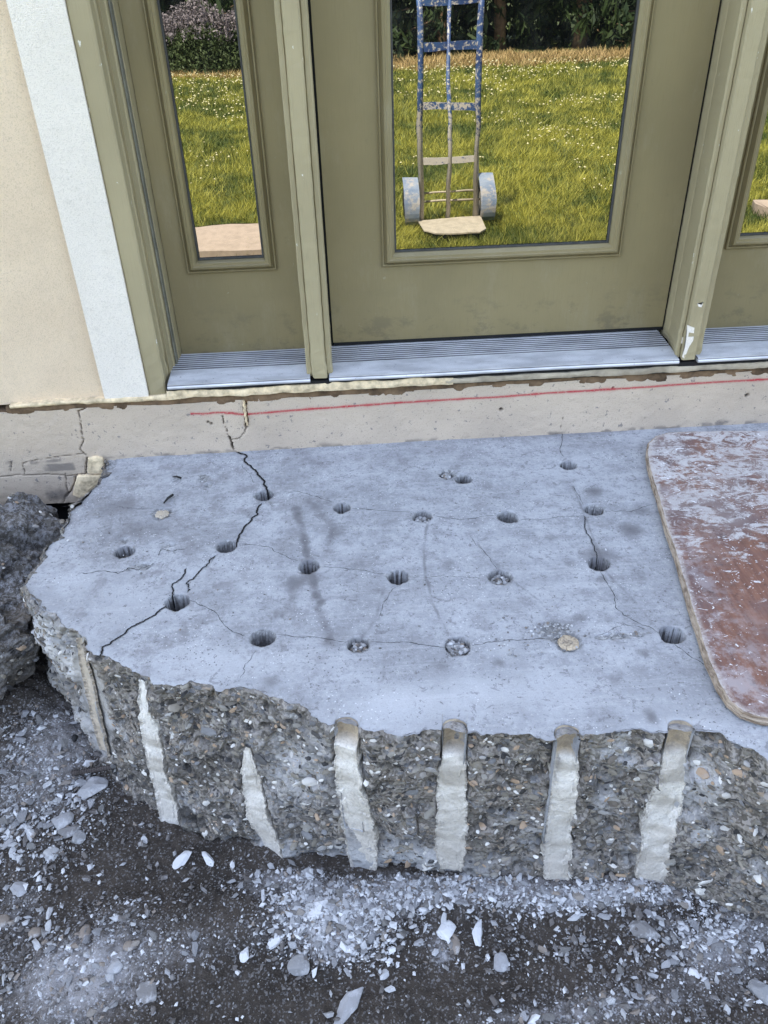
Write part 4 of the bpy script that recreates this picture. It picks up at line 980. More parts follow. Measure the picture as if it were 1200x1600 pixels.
# ---- broken front face
pair = [(0, (168, 712), (168, 800, -.5)), (3, None, (95, 880, -.5)), (7, None, (72, 1075, -.60)), (9, None, (118, 1150, -.64)), (11, None, (168, 1222, -.68)), (13, None, (226, 1272, -.69)), (16, None, (292, 1305, -.69)), (19, None, (362, 1328, -.69)), (21, None, (432, 1352, -.69)),
        (23, None, (482, 1362, -.69)), (24, None, (530, 1374, -.69)), (27, None, (640, 1388, -.69)), (29, None, (736, 1384, -.69)), (31, None, (860, 1392, -.69)), (33, None, (950, 1398, -.69)), (35, None, (1080, 1420, -.69)), (36, None, (1126, 1440, -.69)), (38, None, (1200, 1465, -.69))]
def make_face():
    # arc-length sampling of the jittered outline; the bottom is interpolated between surveyed pairs
    seg = np.linalg.norm(np.diff(OUT, axis=0), axis=1); s = np.concatenate([[0], np.cumsum(seg)])
    ids = [k * 32 for k in range(len(edge_w))]; s_ctrl = s[ids]
    st = .0026; S = np.arange(0, s[-1], st); top = np.stack([np.interp(S, s, OUT[:, 0]), np.interp(S, s, OUT[:, 1])], -1)
    bs = []; bp = []
    for k, _, (u, v, z) in pair: bs.append(s_ctrl[k]); bp.append(Pz(u, v, z))
    for k in (39, 40, 41): bs.append(s_ctrl[k]); bp.append(np.array([edge_w[k][0] + .02, edge_w[k][1] - .03, -.69]))
    bp = np.array(bp); B = np.stack([np.interp(S, bs, bp[:, i]) for i in range(3)], -1)
    k_ = 25; ker = np.ones(k_) / k_; B = np.stack([np.convolve(np.pad(B[:, i], k_ // 2, 'edge'), ker, 'valid') for i in range(3)], -1)
    T3 = np.concatenate([top, np.full((len(S), 1), zs)], 1)
    sm = np.stack([np.convolve(np.pad(top[:, i], 20, 'edge'), np.ones(41) / 41, 'valid') for i in range(2)], -1)
    nv = 180; t = np.linspace(0, 1, nv)
    # rim goes from the jagged outline into the smoothed one below
    k = sstep(0, .18, t)[:, None, None]
    Tm = np.concatenate([sm, np.full((len(S), 1), zs)], 1)
    base = (T3[None] * (1 - k) + Tm[None] * k); base = base + (B - Tm)[None] * (t[:, None, None] ** 1.0)
    base[..., 2] = zs + (B[None, :, 2] - zs) * t[:, None]
    tg = np.gradient(sm, axis=0); tg /= np.linalg.norm(tg, axis=1)[:, None] + 1e-9; nrm = np.stack([tg[:, 1], -tg[:, 0], tg[:, 0] * 0], -1)
    c = np.array([.2, -.6]); flip = np.sign(((sm - c) * nrm[:, :2]).sum(1)); 
    if np.median(flip) < 0: nrm = -nrm
    ker = np.ones(31) / 31; nrm = np.stack([np.convolve(np.pad(nrm[:, i], 15, 'edge'), ker, 'valid') for i in range(3)], -1); nrm /= np.linalg.norm(nrm, axis=1)[:, None] + 1e-9
    N = np.repeat(nrm[None], nv, 0)
    px = project(base)
    env = sstep(-.004, .016, t)[:, None]
    d = .018 * fbm(base, 6, 4, 3) + .015 * fbm(base, 20, 4, 9) + .0050 * fbm(base, 60, 3, 5) - .012 * sstep(.15, .5, fbm(base * [1, 1, 1.8], 34, 3, 15))
    w1, w2, wi = worley(base * [1, 1, 1.4], 75, 51); d = d + .0042 * (wi - .5) * sstep(0, .15, w2 - w1)
    w1b, w2b, wib = worley(base, 14, 57); d = d + .020 * (wib - .5) * sstep(0, .06, w2b - w1b)
    # a slightly undercut lower course with a break line
    ledge = sstep(.60, .66, t[:, None] + .05 * fbm(base, 6, 3, 8)); d = d - .016 * ledge * sstep(.25, .05, np.abs(base[..., 0] - .02))
    base_col = np.zeros(base.shape)
    # strip corridors
    carve = np.zeros(base.shape[:2]); flush = np.zeros(base.shape[:2])
    for q, (ln, bare) in enumerate(STR):
        L = np.array(ln, float); y0, y1 = L[0, 1], L[-1, 1]
        cxp = np.interp(px[..., 1], L[:, 1], L[:, 0]); hw = np.interp(px[..., 1], L[:, 1], L[:, 2])
        ins = (px[..., 1] > y0 - 12) & (px[..., 1] < y1 + 3); kx = 1 - sstep(.75, 1.15, np.abs(px[..., 0] - cxp) / hw)
        flush = np.maximum(flush, kx * ins)
        if bare: carve = np.maximum(carve, kx * (px[..., 1] < y0 + 60))
    d = d * (1 - .9 * flush) - .008 * flush - .020 * carve
    P = base + N * (d * env)[..., None]
    P[..., 2] += .006 * fbm(base, 30, 3, 77) * env
    dust = 1.7 * np.exp(-((px[..., 0] - 60 - (px[..., 1] - 980) * .25) / 38) ** 4 - ((px[..., 1] - 1065) / 100) ** 4)
    dust += .9 * np.exp(-((px[..., 0] - 620) / 130) ** 2 - ((px[..., 1] - 1355) / 22) ** 2) + .45 * np.exp(-((px[..., 0] - 470) / 70) ** 2 - ((px[..., 1] - 1200) / 70) ** 2)
    dust += .5 * np.exp(-((px[..., 0] - 1090) / 45) ** 2 - ((px[..., 1] - 1230) / 60) ** 2) + .20 + .35 * flush
    dust += .4 * sstep(0.2, .5, fbm(base, 11, 4, 44))
    tan = .8 * np.exp(-((px[..., 0] - 100) / 60) ** 2 - ((px[..., 1] - 1090) / 90) ** 2) + .35 * np.exp(-((px[..., 0] - 560) / 60) ** 2 - ((px[..., 1] - 1230) / 60) ** 2) * 0
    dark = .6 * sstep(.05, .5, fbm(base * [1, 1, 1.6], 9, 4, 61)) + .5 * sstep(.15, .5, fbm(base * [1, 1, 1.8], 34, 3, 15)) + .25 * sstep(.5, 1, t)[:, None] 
    C = np.stack([np.clip(dust, 0, 1), np.clip(tan, 0, 1), np.clip(dark, 0, 1)], -1)
    o = build('broken_face', P, None, M_agg, slab, C, True, Q=grid_faces(nv, len(S))); o['label'] = 'rough broken side full of embedded stones'
    return S, t, base, P, N, px, flush
FS, FT, FB, FP, FN, FPX, FFL = make_face()

# ---- embedded stones of the broken face
def face_normals(P):
    a = np.gradient(P, axis=1); b = np.gradient(P, axis=0); n = np.cross(a, b); n /= np.linalg.norm(n, axis=2)[..., None] + 1e-12
    s = np.sign((n * FN).sum(-1).mean()); return n * s
def rotbasis(n, ang):
    h = np.where(np.abs(n[:, 2:3]) < .9, np.array([[0, 0, 1.]]), np.array([[1., 0, 0]])); a = np.cross(h, n); a /= np.linalg.norm(a, axis=1)[:, None]; b = np.cross(n, a)
    c, s = np.cos(ang)[:, None], np.sin(ang)[:, None]; return a * c + b * s, b * c - a * s
def stones(cent, nrm, ang, sx, sy, sz, tint, dust, seed, sub=1, jit=.22):
    V0, F0 = ICO[sub]; n = len(cent); r = np.random.default_rng(seed); a, b = rotbasis(nrm, ang)
    L = V0[None] * (1 + jit * r.normal(0, 1, (n, len(V0), 1)).clip(-1.6, 1.6)); 
    V = cent[:, None] + L[..., 0:1] * (a * sx[:, None])[:, None] + L[..., 1:2] * (b * sy[:, None])[:, None] + L[..., 2:3] * (nrm * sz[:, None])[:, None]
    T = F0[None] + (np.arange(n) * len(V0))[:, None, None]
    C = np.stack([np.repeat(tint, len(V0)), np.repeat(dust, len(V0))], -1)
    return V.reshape(-1, 3), T.reshape(-1, 3), C
def make_pebbles():
    r = np.random.default_rng(9); NN = face_normals(FP); nv, ns = FP.shape[:2]
    n = 12500; j = r.integers(3, nv - 2, n); i = r.integers(10, ns - 5, n); ok = FFL[j, i] < .3; j, i = j[ok], i[ok]; n = len(j)
    c = FP[j, i]; nr = NN[j, i]; sz = .0026 * np.exp(r.normal(0, .55, n)).clip(.5, 4.2)
    ang = r.normal(0, .5, n); el = 1 + r.random(n) * .9
    tint = r.random(n); dust = r.random(n) * (.3 + FT[j])
    order = np.argsort(-sz * (FPX[j, i, 0] > 0) * (FPX[j, i, 0] < 1200)); big = order[:280]; rest = order[280:]
    def args(k): return c[k] + nr[k] * (sz[k] * .05)[:, None], nr[k], ang[k], sz[k] * el[k], sz[k] * .9, sz[k] * .30, tint[k], dust[k]
    V, T, C = stones(*args(rest), 3, 1, .1); o = build('aggregate_stones', V, None, M_peb, slab, C, False, T=T); o['kind'] = 'stuff'
    for k in big:
        V, T, C = stones(*args(np.array([k])), int(k), 1, .1); build('pebble', V, None, M_peb, slab, C, False, T=T, origin=c[k])
make_pebbles()

# ---- half-bored grooves with their white grout
def on_face(u, v):
    d = (FPX[..., 0] - u) ** 2 + (FPX[..., 1] - v) ** 2; k = np.unravel_index(d.argmin(), d.shape); return k
def make_strip(q, ln, bare):
    L = np.array(ln, float); n = 120; yy = np.linspace(L[0, 1], L[-1, 1], n); xx = np.interp(yy, L[:, 1], L[:, 0]); hw = np.interp(yy, L[:, 1], L[:, 2])
    r = np.random.default_rng(70 + q); C0 = []; Nn = []; W = []
    for y_, x_, h_ in zip(yy, xx, hw):
        j, i = on_face(x_, y_); P0 = FB[j, i]; C0.append(P0); Nn.append(FN[j, i]); W.append(h_ * np.linalg.norm(P0 - CAM) / F / 1.04)
    C0, Nn, W = np.array(C0), np.array(Nn), np.array(W)
    ker = np.ones(9) / 9; sm = lambda A: np.stack([np.convolve(np.pad(A[:, k], 4, 'edge'), ker, 'valid') for k in range(3)], -1); C0 = sm(C0); Nn = sm(Nn); Nn[:, 2] = 0; Nn /= np.linalg.norm(Nn, axis=1)[:, None]
    def hgt(sgn):
        h = []
        for y_, x_, h_ in zip(yy, xx, hw):
            v_ = [float(((FP[j_] - FB[j_]) * FN[j_]).sum()) for j_ in (on_face(x_ + sgn * h_ * e_, y_) for e_ in (1.25, 1.5))]; h.append(sum(v_) / 2)
        return np.convolve(np.pad(h, 15, 'edge'), np.ones(31) / 31, 'valid')
    hL, hR_ = hgt(-1), hgt(1); hC = np.maximum(hgt(-.35), hgt(.35)) + .0035
    side = np.cross(Nn, [0, 0, 1.]); m_ = 25; a = np.concatenate([[-1], np.linspace(-.975, .975, 23), [1]]); t = np.linspace(0, 1, n)
    rg = fbm(np.stack([t * 3, t * 0 + q, t * 0], -1), 6, 4, q) ; rg2 = fbm(np.stack([t * 3, t * 0 + q, t * 0 + 5], -1), 6, 4, q + 3)
    hf = lambda k_: fbm(np.stack([t * 3, t * 0 + q, t * 0 + k_], -1), 40, 3, q + k_); wl_ = W * (1 + .20 * rg + .10 * hf(11)); wr_ = W * (1 + .20 * rg2 + .10 * hf(12))
    if bare:
        ntc = Pz(*NOTCH[q - 3], zs) + [0, .004, 0]; fd = (1 - sstep(bare + .02, bare + .12, t))[:, None]; C0[:, :2] += (ntc[:2] - C0[0, :2]) * fd; wl_ = wl_ * (1 - fd[:, 0]) + HR * fd[:, 0]; wr_ = wr_ * (1 - fd[:, 0]) + HR * fd[:, 0]
    A = np.where(a[None] < 0, a[None] * wl_[:, None], a[None] * wr_[:, None])
    conc = 1 - sstep(bare, bare + .03, t + .02 * 0)[:, None] if bare else np.zeros((n, 1))
    conc = conc * np.ones((1, m_))
    dome = .0025 * (1 - a[None] ** 2) ** .5 + .002
    f = np.stack([A * 1.0, np.repeat(t[:, None] * (yy[-1] - yy[0]) / 850, m_, 1), np.full(A.shape, q * 3.1)], -1)
    w1, w2, wi = worley(f * [.6, 1., 1] + .01 * fbm(f, 40, 2, q)[..., None], 24, 80 + q, True)
    ang1 = (wi - .5) * 6.28; facet = .0030 * (wi - .5) * sstep(0, .35, w2 - w1) + .0022 * fbm(f, 24, 3, q + 40)
    low = facet + .0012 * fbm(f, 80, 4, q) + dome - .006 * sstep(.55, 1, t)[:, None] * (q == 3)
    rimz = .0030 * sstep(.72, .95, np.abs(a))[None] * (1 + 1.2 * fbm(f, 110, 2, q + 8)); low = low + rimz + .0035 * (worley(f, 70, 90 + q, True)[2] - .5) * (np.abs(a)[None] > .45) 
    cz = -(HR - .001) * np.sqrt(np.clip(1 - (a[None] * .97) ** 2, 0, 1)) + .0012 * fbm(f, 90, 3, q + 1)
    if (side[:, 0].mean() < 0): hL, hR_ = hR_, hL
    plane = hL[:, None] * (1 - a[None]) / 2 + hR_[:, None] * (1 + a[None]) / 2; plane = np.maximum(plane, hC[:, None])
    off = conc * cz + (1 - conc) * (low - .003 + plane)
    off[:, 0] -= .026; off[:, -1] -= .026
    if q == 0: off = off * .3 - .012 * np.sqrt(np.clip(1 - a[None] ** 2, 0, 1)) + .004; conc = conc * 0 + .75
    P = C0[:, None] + side[:, None] * A[..., None] + Nn[:, None] * off[..., None]
    ztop = zs + .0005; P[0, :, 2] = ztop if bare else P[0, :, 2]
    if bare: P[..., 2] += (ztop - P[0:1, :, 2]) * (1 - sstep(0, .1, t))[:, None]
    colr = np.stack([conc, .8 * (np.abs(a)[None] > .8) * np.ones((n, 1)), sstep(.35, 1, t)[:, None] * np.ones((1, m_))], -1)
    o = build('grout_core', P, None, M_grout, slab, colr, False, Q=grid_faces(n, m_))
    o['label'] = ['tan concave bore scar at the slab corner', 'pointed pale grout core left of the others', 'short pointed pale grout core', 'tall white grout core at the middle', 'straight white grout core right of middle', 'smooth pale grout core', 'leaning pale grout core at the right'][q]
for q, (ln, bare) in enumerate(STR): make_strip(q, ln, bare)

# ---- rubble in the partly filled holes
def hole_rubble():
    r = np.random.default_rng(4); Cn = []; S_ = []
    for u, v, rf, dp, rub in HOLES:
        if rub < .4: continue
        c = Pz(u, v, zs); n = int(34 * rub) if dp > .004 else 18
        q = r.random(n) ** .5 * (HR * rf - .004); a = r.random(n) * 6.28
        Cn.append(np.stack([c[0] + q * np.cos(a), c[1] + q * np.sin(a), np.full(n, zs - dp + .002 if dp > .004 else zs - .002) + r.normal(0, .0012, n)], -1)); S_.append(.0026 + .0030 * r.random(n))
    for u, v, ru, rv, n in [(865, 982, 30, 12, 46), (968, 992, 42, 5, 34), (320, 750, 10, 8, 12), (300, 930, 120, 80, 10), (800, 1010, 26, 16, 26), (850, 990, 120, 60, 26), (600, 900, 330, 110, 60), (170, 850, 70, 50, 36)]:
        w_ = np.array([Pz(u + r.normal(0, ru * .6), v + r.normal(0, rv * .6), zs) for k in range(n)]); w_[:, 2] += .0012; Cn.append(w_); S_.append(.0010 + .0022 * r.random(n) ** 2)
    Cn = np.concatenate(Cn); S_ = np.concatenate(S_); n = len(Cn); nr = r.normal(0, .35, (n, 3)); nr[:, 2] = 1; nr /= np.linalg.norm(nr, axis=1)[:, None]
    V, T, C = stones(Cn, nr, r.random(n) * 6.28, S_ * 1.2, S_, S_ * .55, r.random(n), r.random(n), 5, 1, .16)
    o = build('loose_crumbs', V, None, M_chip, slab, C, False, T=T); o['kind'] = 'stuff'
hole_rubble()

def grout_plug(u, v, rad, tint, label):
    c = Pz(u, v, zs); n = 70; r_ = np.linspace(0, 1, 22); a = np.linspace(0, 2 * math.pi, n + 1); A, Rr = np.meshgrid(a, r_); q0 = P3(np.cos(A) * .5, np.sin(A) * .5)
    w_ = rad * (1 + .10 * fbm(q0, 3, 3, int(u))); X = c[0] + w_ * Rr * np.cos(A); Y = c[1] + w_ * Rr * np.sin(A); f1, f2, i_ = worley(P3(X, Y), 170, 3, True)
    Z = zs + .0035 - .0045 * Rr ** 6 - .0030 * (1 - sstep(0, .12, f2 - f1)) + .0012 * (i_ - .5) * 2
    C = np.stack([np.full(A.shape, tint), np.where(f2 - f1 < .09, 1., 0), A * 0], -1)
    build('grout_plug', np.stack([X, Y, Z], -1), None, M_grout, slab, C, False, Q=grid_faces(*A.shape))['label'] = label
grout_plug(888, 1004, .021, 1.0, 'tan crackled grout plug flush with the slab')
grout_plug(253, 803, .017, .8, 'pale crackled grout plug near the left end')
# two black plastic slivers on the slab
def sliver(u0, v0, u1, v1, rad, label):
    a = Pz(u0, v0, zs + .004); b = Pz(u1, v1, zs + .006); m_ = (a + b) / 2 + [0, 0, .003]
    o = MB().tube([a, m_, b], [rad * .6, rad, rad], 7).out('plastic_piece', M_rubber, None, True, origin=a); tag(o, label, 'plastic scrap', 'black plastic slivers on the slab')
sliver(256, 786, 270, 773, .0032, 'longer black plastic sliver standing tilted beside the crumbled plug')
sliver(270, 745, 283, 747, .0028, 'shorter black plastic sliver lying flat nearer the wall')

# ================================================================== BROKEN BLOCK at the left
def make_block():
    st = .006; c = np.array([-1.04, -.46, -.525]); hs = np.array([.46, .42, .29])
    V0, F0 = ICO[4]; import bmesh
    bm = bmesh.new(); bmesh.ops.create_icosphere(bm, subdivisions=7, radius=1); bm.verts.ensure_lookup_table()
    V = np.empty(len(bm.verts) * 3); me = bpy.data.meshes.new('tmp'); bm.to_mesh(me); bm.free(); me.vertices.foreach_get('co', V); V = V.reshape(-1, 3)
    T = np.empty(len(me.polygons) * 3, np.int32); me.polygons.foreach_get('vertices', T); T = T.reshape(-1, 3); bpy.data.meshes.remove(me)
    d = V / (np.abs(V) ** 3.2).sum(1)[:, None] ** (1 / 3.2)            # rounded box
    P = d * hs; rb = np.random.default_rng(12)
    for _ in range(46):
        n_ = rb.normal(0, 1, 3) * [1, 1.2, .8]; n_ /= np.linalg.norm(n_); ext = np.abs(n_ * hs).sum() * rb.uniform(.50, .80); P = P - n_ * np.maximum(0, P @ n_ - ext)[:, None] * .98
    w1, w2, wi = worley(P, 6, 5); w3, w4, wj = worley(P, 24, 9)
    amp = .085 * (wi - .5) * sstep(0, .05, w2 - w1) + .035 * fbm(P, 9, 4, 3) + .034 * (wj - .5) * sstep(0, .06, w4 - w3) - .03 * np.abs(fbm(P, 5, 3, 33)) + .006 * fbm(P, 40, 4, 8) + .003 * fbm(P, 130, 2, 3)
    P = P + V * amp[:, None]
    tilt = .25; P[:, 2] += -.22 * (P[:, 0]) * 0 + .16 * P[:, 1]
    P[:, 2] += -.10 * sstep(-.05, -.35, P[:, 1]) * 0
    up = V[:, 2]; dust = np.clip(.6 * sstep(.3, .9, up) + .3 * sstep(.1, .4, fbm(P, 9, 4, 12)) * (up > -.3) + .06, 0, 1)
    tan = np.clip(sstep(.1, .4, fbm(P, 6, 3, 19)) * .6, 0, 1)
    o = build('broken_block', P + c, None, M_rock, None, np.stack([dust, tan], -1), False, T=T, origin=c)
    rr = np.random.default_rng(3); k = rr.integers(0, len(P), 2600); nn_ = V[k]; sz = .0032 * np.exp(rr.normal(0, .6, len(k))).clip(.4, 2.6)
    Vs, Ts, Cs = stones(P[k] + c - nn_ * (sz * .2)[:, None], nn_, rr.random(len(k)) * 6.28, sz * 1.5, sz, sz * .7, rr.random(len(k)), rr.random(len(k)) * .6, 8, 1, .14)
    e_ = build('embedded_stones', Vs, None, M_peb, o, Cs, False, T=Ts); e_['kind'] = 'stuff'
    tag(o, 'large dark jagged lump of broken concrete at the left of the slab', 'broken block')
make_block()

# ================================================================== PLYWOOD BOARD
def make_board():
    th = .017; zt = zs + .006 + th
    px = [(1200, 672), (1120, 672), (1045, 675), (1024, 681), (1012, 692), (1010, 708), (1015, 735), (1027, 775), (1040, 822), (1060, 882), (1080, 955), (1103, 1028), (1122, 1070), (1138, 1095), (1160, 1113), (1185, 1122), (1200, 1124)]
    o2 = [tuple(Pz(u, v, zt)[:2]) for u, v in px] + [(.80, -1.205), (1.30, -1.16), (1.40, -1.05), (1.56, -.35), (1.52, -.24), (1.45, -.225)]
    ln = jitter_line(o2 + [o2[0]], .0012, 4, 3); N = len(ln) - 1; ctr = np.array([1.12, -.68])
    V = []; r = np.random.default_rng(2)
    # rings: bottom, plies up the edge, rounded top edge, then inward
    levels = [(0, -th), (0, -th + .0015), (-.0022, -th + .003), (-.0005, -th + .005), (.0006, -th + .0075), (-.002, -th + .009), (0, -th + .011), (.0002, -.0035), (-.0012, -.0010), (-.004, 0), (-.009, .0002), (-.016, .0003)]
    tg = np.roll(ln[:-1], -1, 0) - np.roll(ln[:-1], 1, 0); tg /= np.linalg.norm(tg, axis=1)[:, None]; nr = np.stack([-tg[:, 1], tg[:, 0]], -1)
    if (((ln[:-1] - ctr) * nr).sum(1)).mean() < 0: nr = -nr
    kk = 31; nr = np.stack([np.convolve(np.concatenate([nr[-15:, i], nr[:, i], nr[:15, i]]), np.ones(kk) / kk, 'valid') for i in range(2)], -1); nr /= np.linalg.norm(nr, axis=1)[:, None]
    nz = fbm(P3(ln[:-1, 0], ln[:-1, 1]), 25, 4, 6); chip = np.maximum(0, fbm(P3(ln[:-1, 0], ln[:-1, 1]), 14, 4, 16)) * .02
    for k, (o_, z_) in enumerate(levels):
        e = ln[:-1] + nr * o_ - nr * ((chip * (.9 if 5 <= k <= 8 else .25 if k == 9 else .05))[:, None]) + nr * (.0012 * nz)[:, None] * (1 if k < 9 else 0)
        V.append(np.concatenate([e, np.full((N, 1), zt + z_) + (.0012 * fbm(P3(e[:, 0], e[:, 1]), 6, 2, 3))[:, None] * (k < 9)], 1))
    VV = np.concatenate(V); Fq = []
    for k in range(len(levels) - 1):
        for i in range(N):
            a = k * N + i; b = k * N + (i + 1) % N; Fq.append((a, b, b + N, a + N))
    board = empty('plywood_board', (1.05, -.7, zs), 'rounded reddish plywood board smeared with white paint lying on the slab', 'board')
    K = 8 * N
    build('edge', VV[:9 * N + N], [f for f in Fq if max(f) < 10 * N], M_plyedge, board, smooth=False)
    top = VV[9 * N:]; c0 = len(top); top = np.concatenate([top, [[*ctr, zt + .0003]]]); n3 = 3
    F2 = [tuple(x - 9 * N for x in f) for f in Fq if min(f) >= 9 * N] + [(2 * N + i, 2 * N + (i + 1) % N, c0) for i in range(N)]
    cc = np.zeros(len(top)); cc[:N] = 1; cc[N:2 * N] = .6
    build('face', top, F2, M_ply, board, cc[:, None], smooth=False)
make_board()

# ================================================================== LOOSE STONES
def gz(x, y): return float(ground_height(np.array([x]), np.array([y]))[0])
def chunk_mesh(seed, jit=.5, fl=.6):
    import bmesh
    r = random.Random(seed); bm = bmesh.new()
    for k in range(15):
        d = Vector((r.gauss(0, 1), r.gauss(0, 1), r.gauss(0, 1))).normalized() * r.uniform(.75, 1.05); bm.verts.new((d.x, d.y * .8, d.z * fl))
    h = bmesh.ops.convex_hull(bm, input=bm.verts); bmesh.ops.delete(bm, geom=[v for v in bm.verts if not v.link_faces], context='VERTS')
    me = bpy.data.meshes.new('chunk'); bm.to_mesh(me); bm.free(); me.materials.append(M_chunk); return me
CH = [chunk_mesh(s, fl=.35 + .4 * ((s * 37) % 10) / 10) for s in range(14)]
def rough_chunk(c, s, rot, seed):
    V, T = ICO[4]; rb = np.random.default_rng(seed * 13 + 1); q = V.copy()
    for _ in range(13):
        n_ = rb.normal(0, 1, 3); n_ /= np.linalg.norm(n_); q = q - n_ * np.maximum(0, q @ n_ - rb.uniform(.5, .86))[:, None]
    q = q / np.abs(q).max(0)
    q = q * (1 + .09 * fbm(V + seed, 2.2, 2, seed) + .035 * fbm(V + seed, 8, 3, seed))[:, None] * s
    cr, sr = math.cos(rot), math.sin(rot); q = np.stack([q[:, 0] * cr - q[:, 1] * sr, q[:, 0] * sr + q[:, 1] * cr, q[:, 2]], -1); return q + c, T
NAMED = [ # px, py, half length px, half width px, angle(deg in picture), kind, label
    (547, 1572, 36, 13, 52, 0, 'long narrow pale rock lying at the bottom edge of the photo'),
    (230, 1552, 15, 15, 0, 0, 'rounded blue grey stone alone on dusty dirt at bottom left'), (470, 1510, 18, 16, 10, 0, 'flat grey chunk on dark dirt above and left of the long rock'),
    (383, 1491, 11, 7, 70, 0, 'small bright chip left of the flat grey chunk'), (133, 1458, 8, 11, 0, 1, 'smooth oval brown pebble among dust at lower left'),
    (202, 1478, 8, 7, 0, 1, 'smooth round brown pebble right of the oval pebble'), (181, 1507, 13, 11, 20, 0, 'grey lump half covered by dust at lower left'),
    (287, 1340, 20, 8, 50, 0, 'long white chip on dirt below the left grout core'), (325, 1342, 15, 6, -45, 0, 'thin white chip beside the long white chip'),
    (697, 1455, 16, 11, 40, 0, 'white angular chip on the rubble below the fourth grout core'), (747, 1457, 24, 8, 75, 0, 'tall pointed white sliver lying right of the angular chip'),
    (710, 1476, 8, 13, 0, 1, 'dark brown oval stone under the white angular chip'), (782, 1503, 14, 11, 60, 0, 'rounded pale blue stone on bare dirt below the sliver'),
    (1005, 1454, 22, 13, -12, 0, 'broad flat pale chunk in the rubble under the right grout core'), (1192, 1552, 16, 16, 0, 0, 'pale rounded rock cut by the right edge of the photo'),
    (1083, 1522, 9, 8, 40, 0, 'small white chip on dirt at lower right'), (845, 1415, 6, 12, 0, 0, 'upright white sliver just below the smooth grout core'),
    (902, 1431, 15, 5, 12, 0, 'thin flat flake lying right of the upright sliver'), (95, 1282, 17, 13, 30, 0, 'large grey stone on the rubble slope at the left'),
    (108, 1298, 16, 11, 20, 0, 'flat bluish stone leaning against the large grey stone'), (123, 1310, 10, 12, 0, 0, 'angular pale stone at the foot of the rubble slope'),
    (80, 1335, 12, 10, 30, 0, 'grey stone below the rubble slope near the left edge'), (3, 1440, 10, 9, 0, 1, 'smooth pale pebble cut by the left edge of the photo'),
    (55, 1457, 9, 7, 0, 1, 'small smooth pebble near the left edge'), (142, 1232, 24, 17, 15, 0, 'big fractured chunk tucked under the slab corner'),
    (495, 1420, 20, 16, 20, 0, 'grey broken chunk in the white powder below the third grout core'), (430, 1470, 12, 7, 30, 0, 'white flat chip left of the white powder patch'),
    (550, 1485, 12, 9, -20, 0, 'white blocky chip right of the white powder patch'), (32, 1390, 10, 13, 70, 0, 'pointed bluish stone near the left edge'), (600, 1522, 8, 6, 30, 0, 'small pale chip on dark dirt right of the long rock'),
    (655, 1472, 9, 5, 30, 0, 'small grey flake left of the dark oval stone'), (1120, 1480, 12, 9, 20, 0, 'pale blocky chip in the dust at the right')]
for k, (u, v, a_, b_, ang, kind, lab) in enumerate(NAMED):
    c = Pz(u, v, -.64); zz = gz(c[0], c[1]); c = Pz(u, v, zz + .004); s = np.linalg.norm(c - CAM) / F
    sl, sw = a_ * s, b_ * s * 1.05; sz_ = min(sl, sw) * .55
    if kind: 
        V, T = ICO[3]; V = V * [sl, sw, sz_] * (1 + .06 * fbm(V + k, 2, 2, k))[:, None] + c; sm_ = True
    else:
        V, T = rough_chunk(c, np.array([sl, sw, sz_]) * .98, math.radians(ang) * (1 if a_ > b_ else 1), k + 3); sm_ = False
    nV = len(V); tint = [.05, .3, .68, .95, .05, .2][k % 6] if 'white' not in lab and 'bright' not in lab else .42
    if kind: tint = .80
    mb_col = np.stack([np.full(nV, tint), np.full(nV, .6)], -1)
    o = build('rock' if not kind else 'round_stone', V, None, M_chip, None, mb_col, sm_, T=T, origin=c); tag(o, lab, 'stone', 'larger loose stones and chips on the dirt')

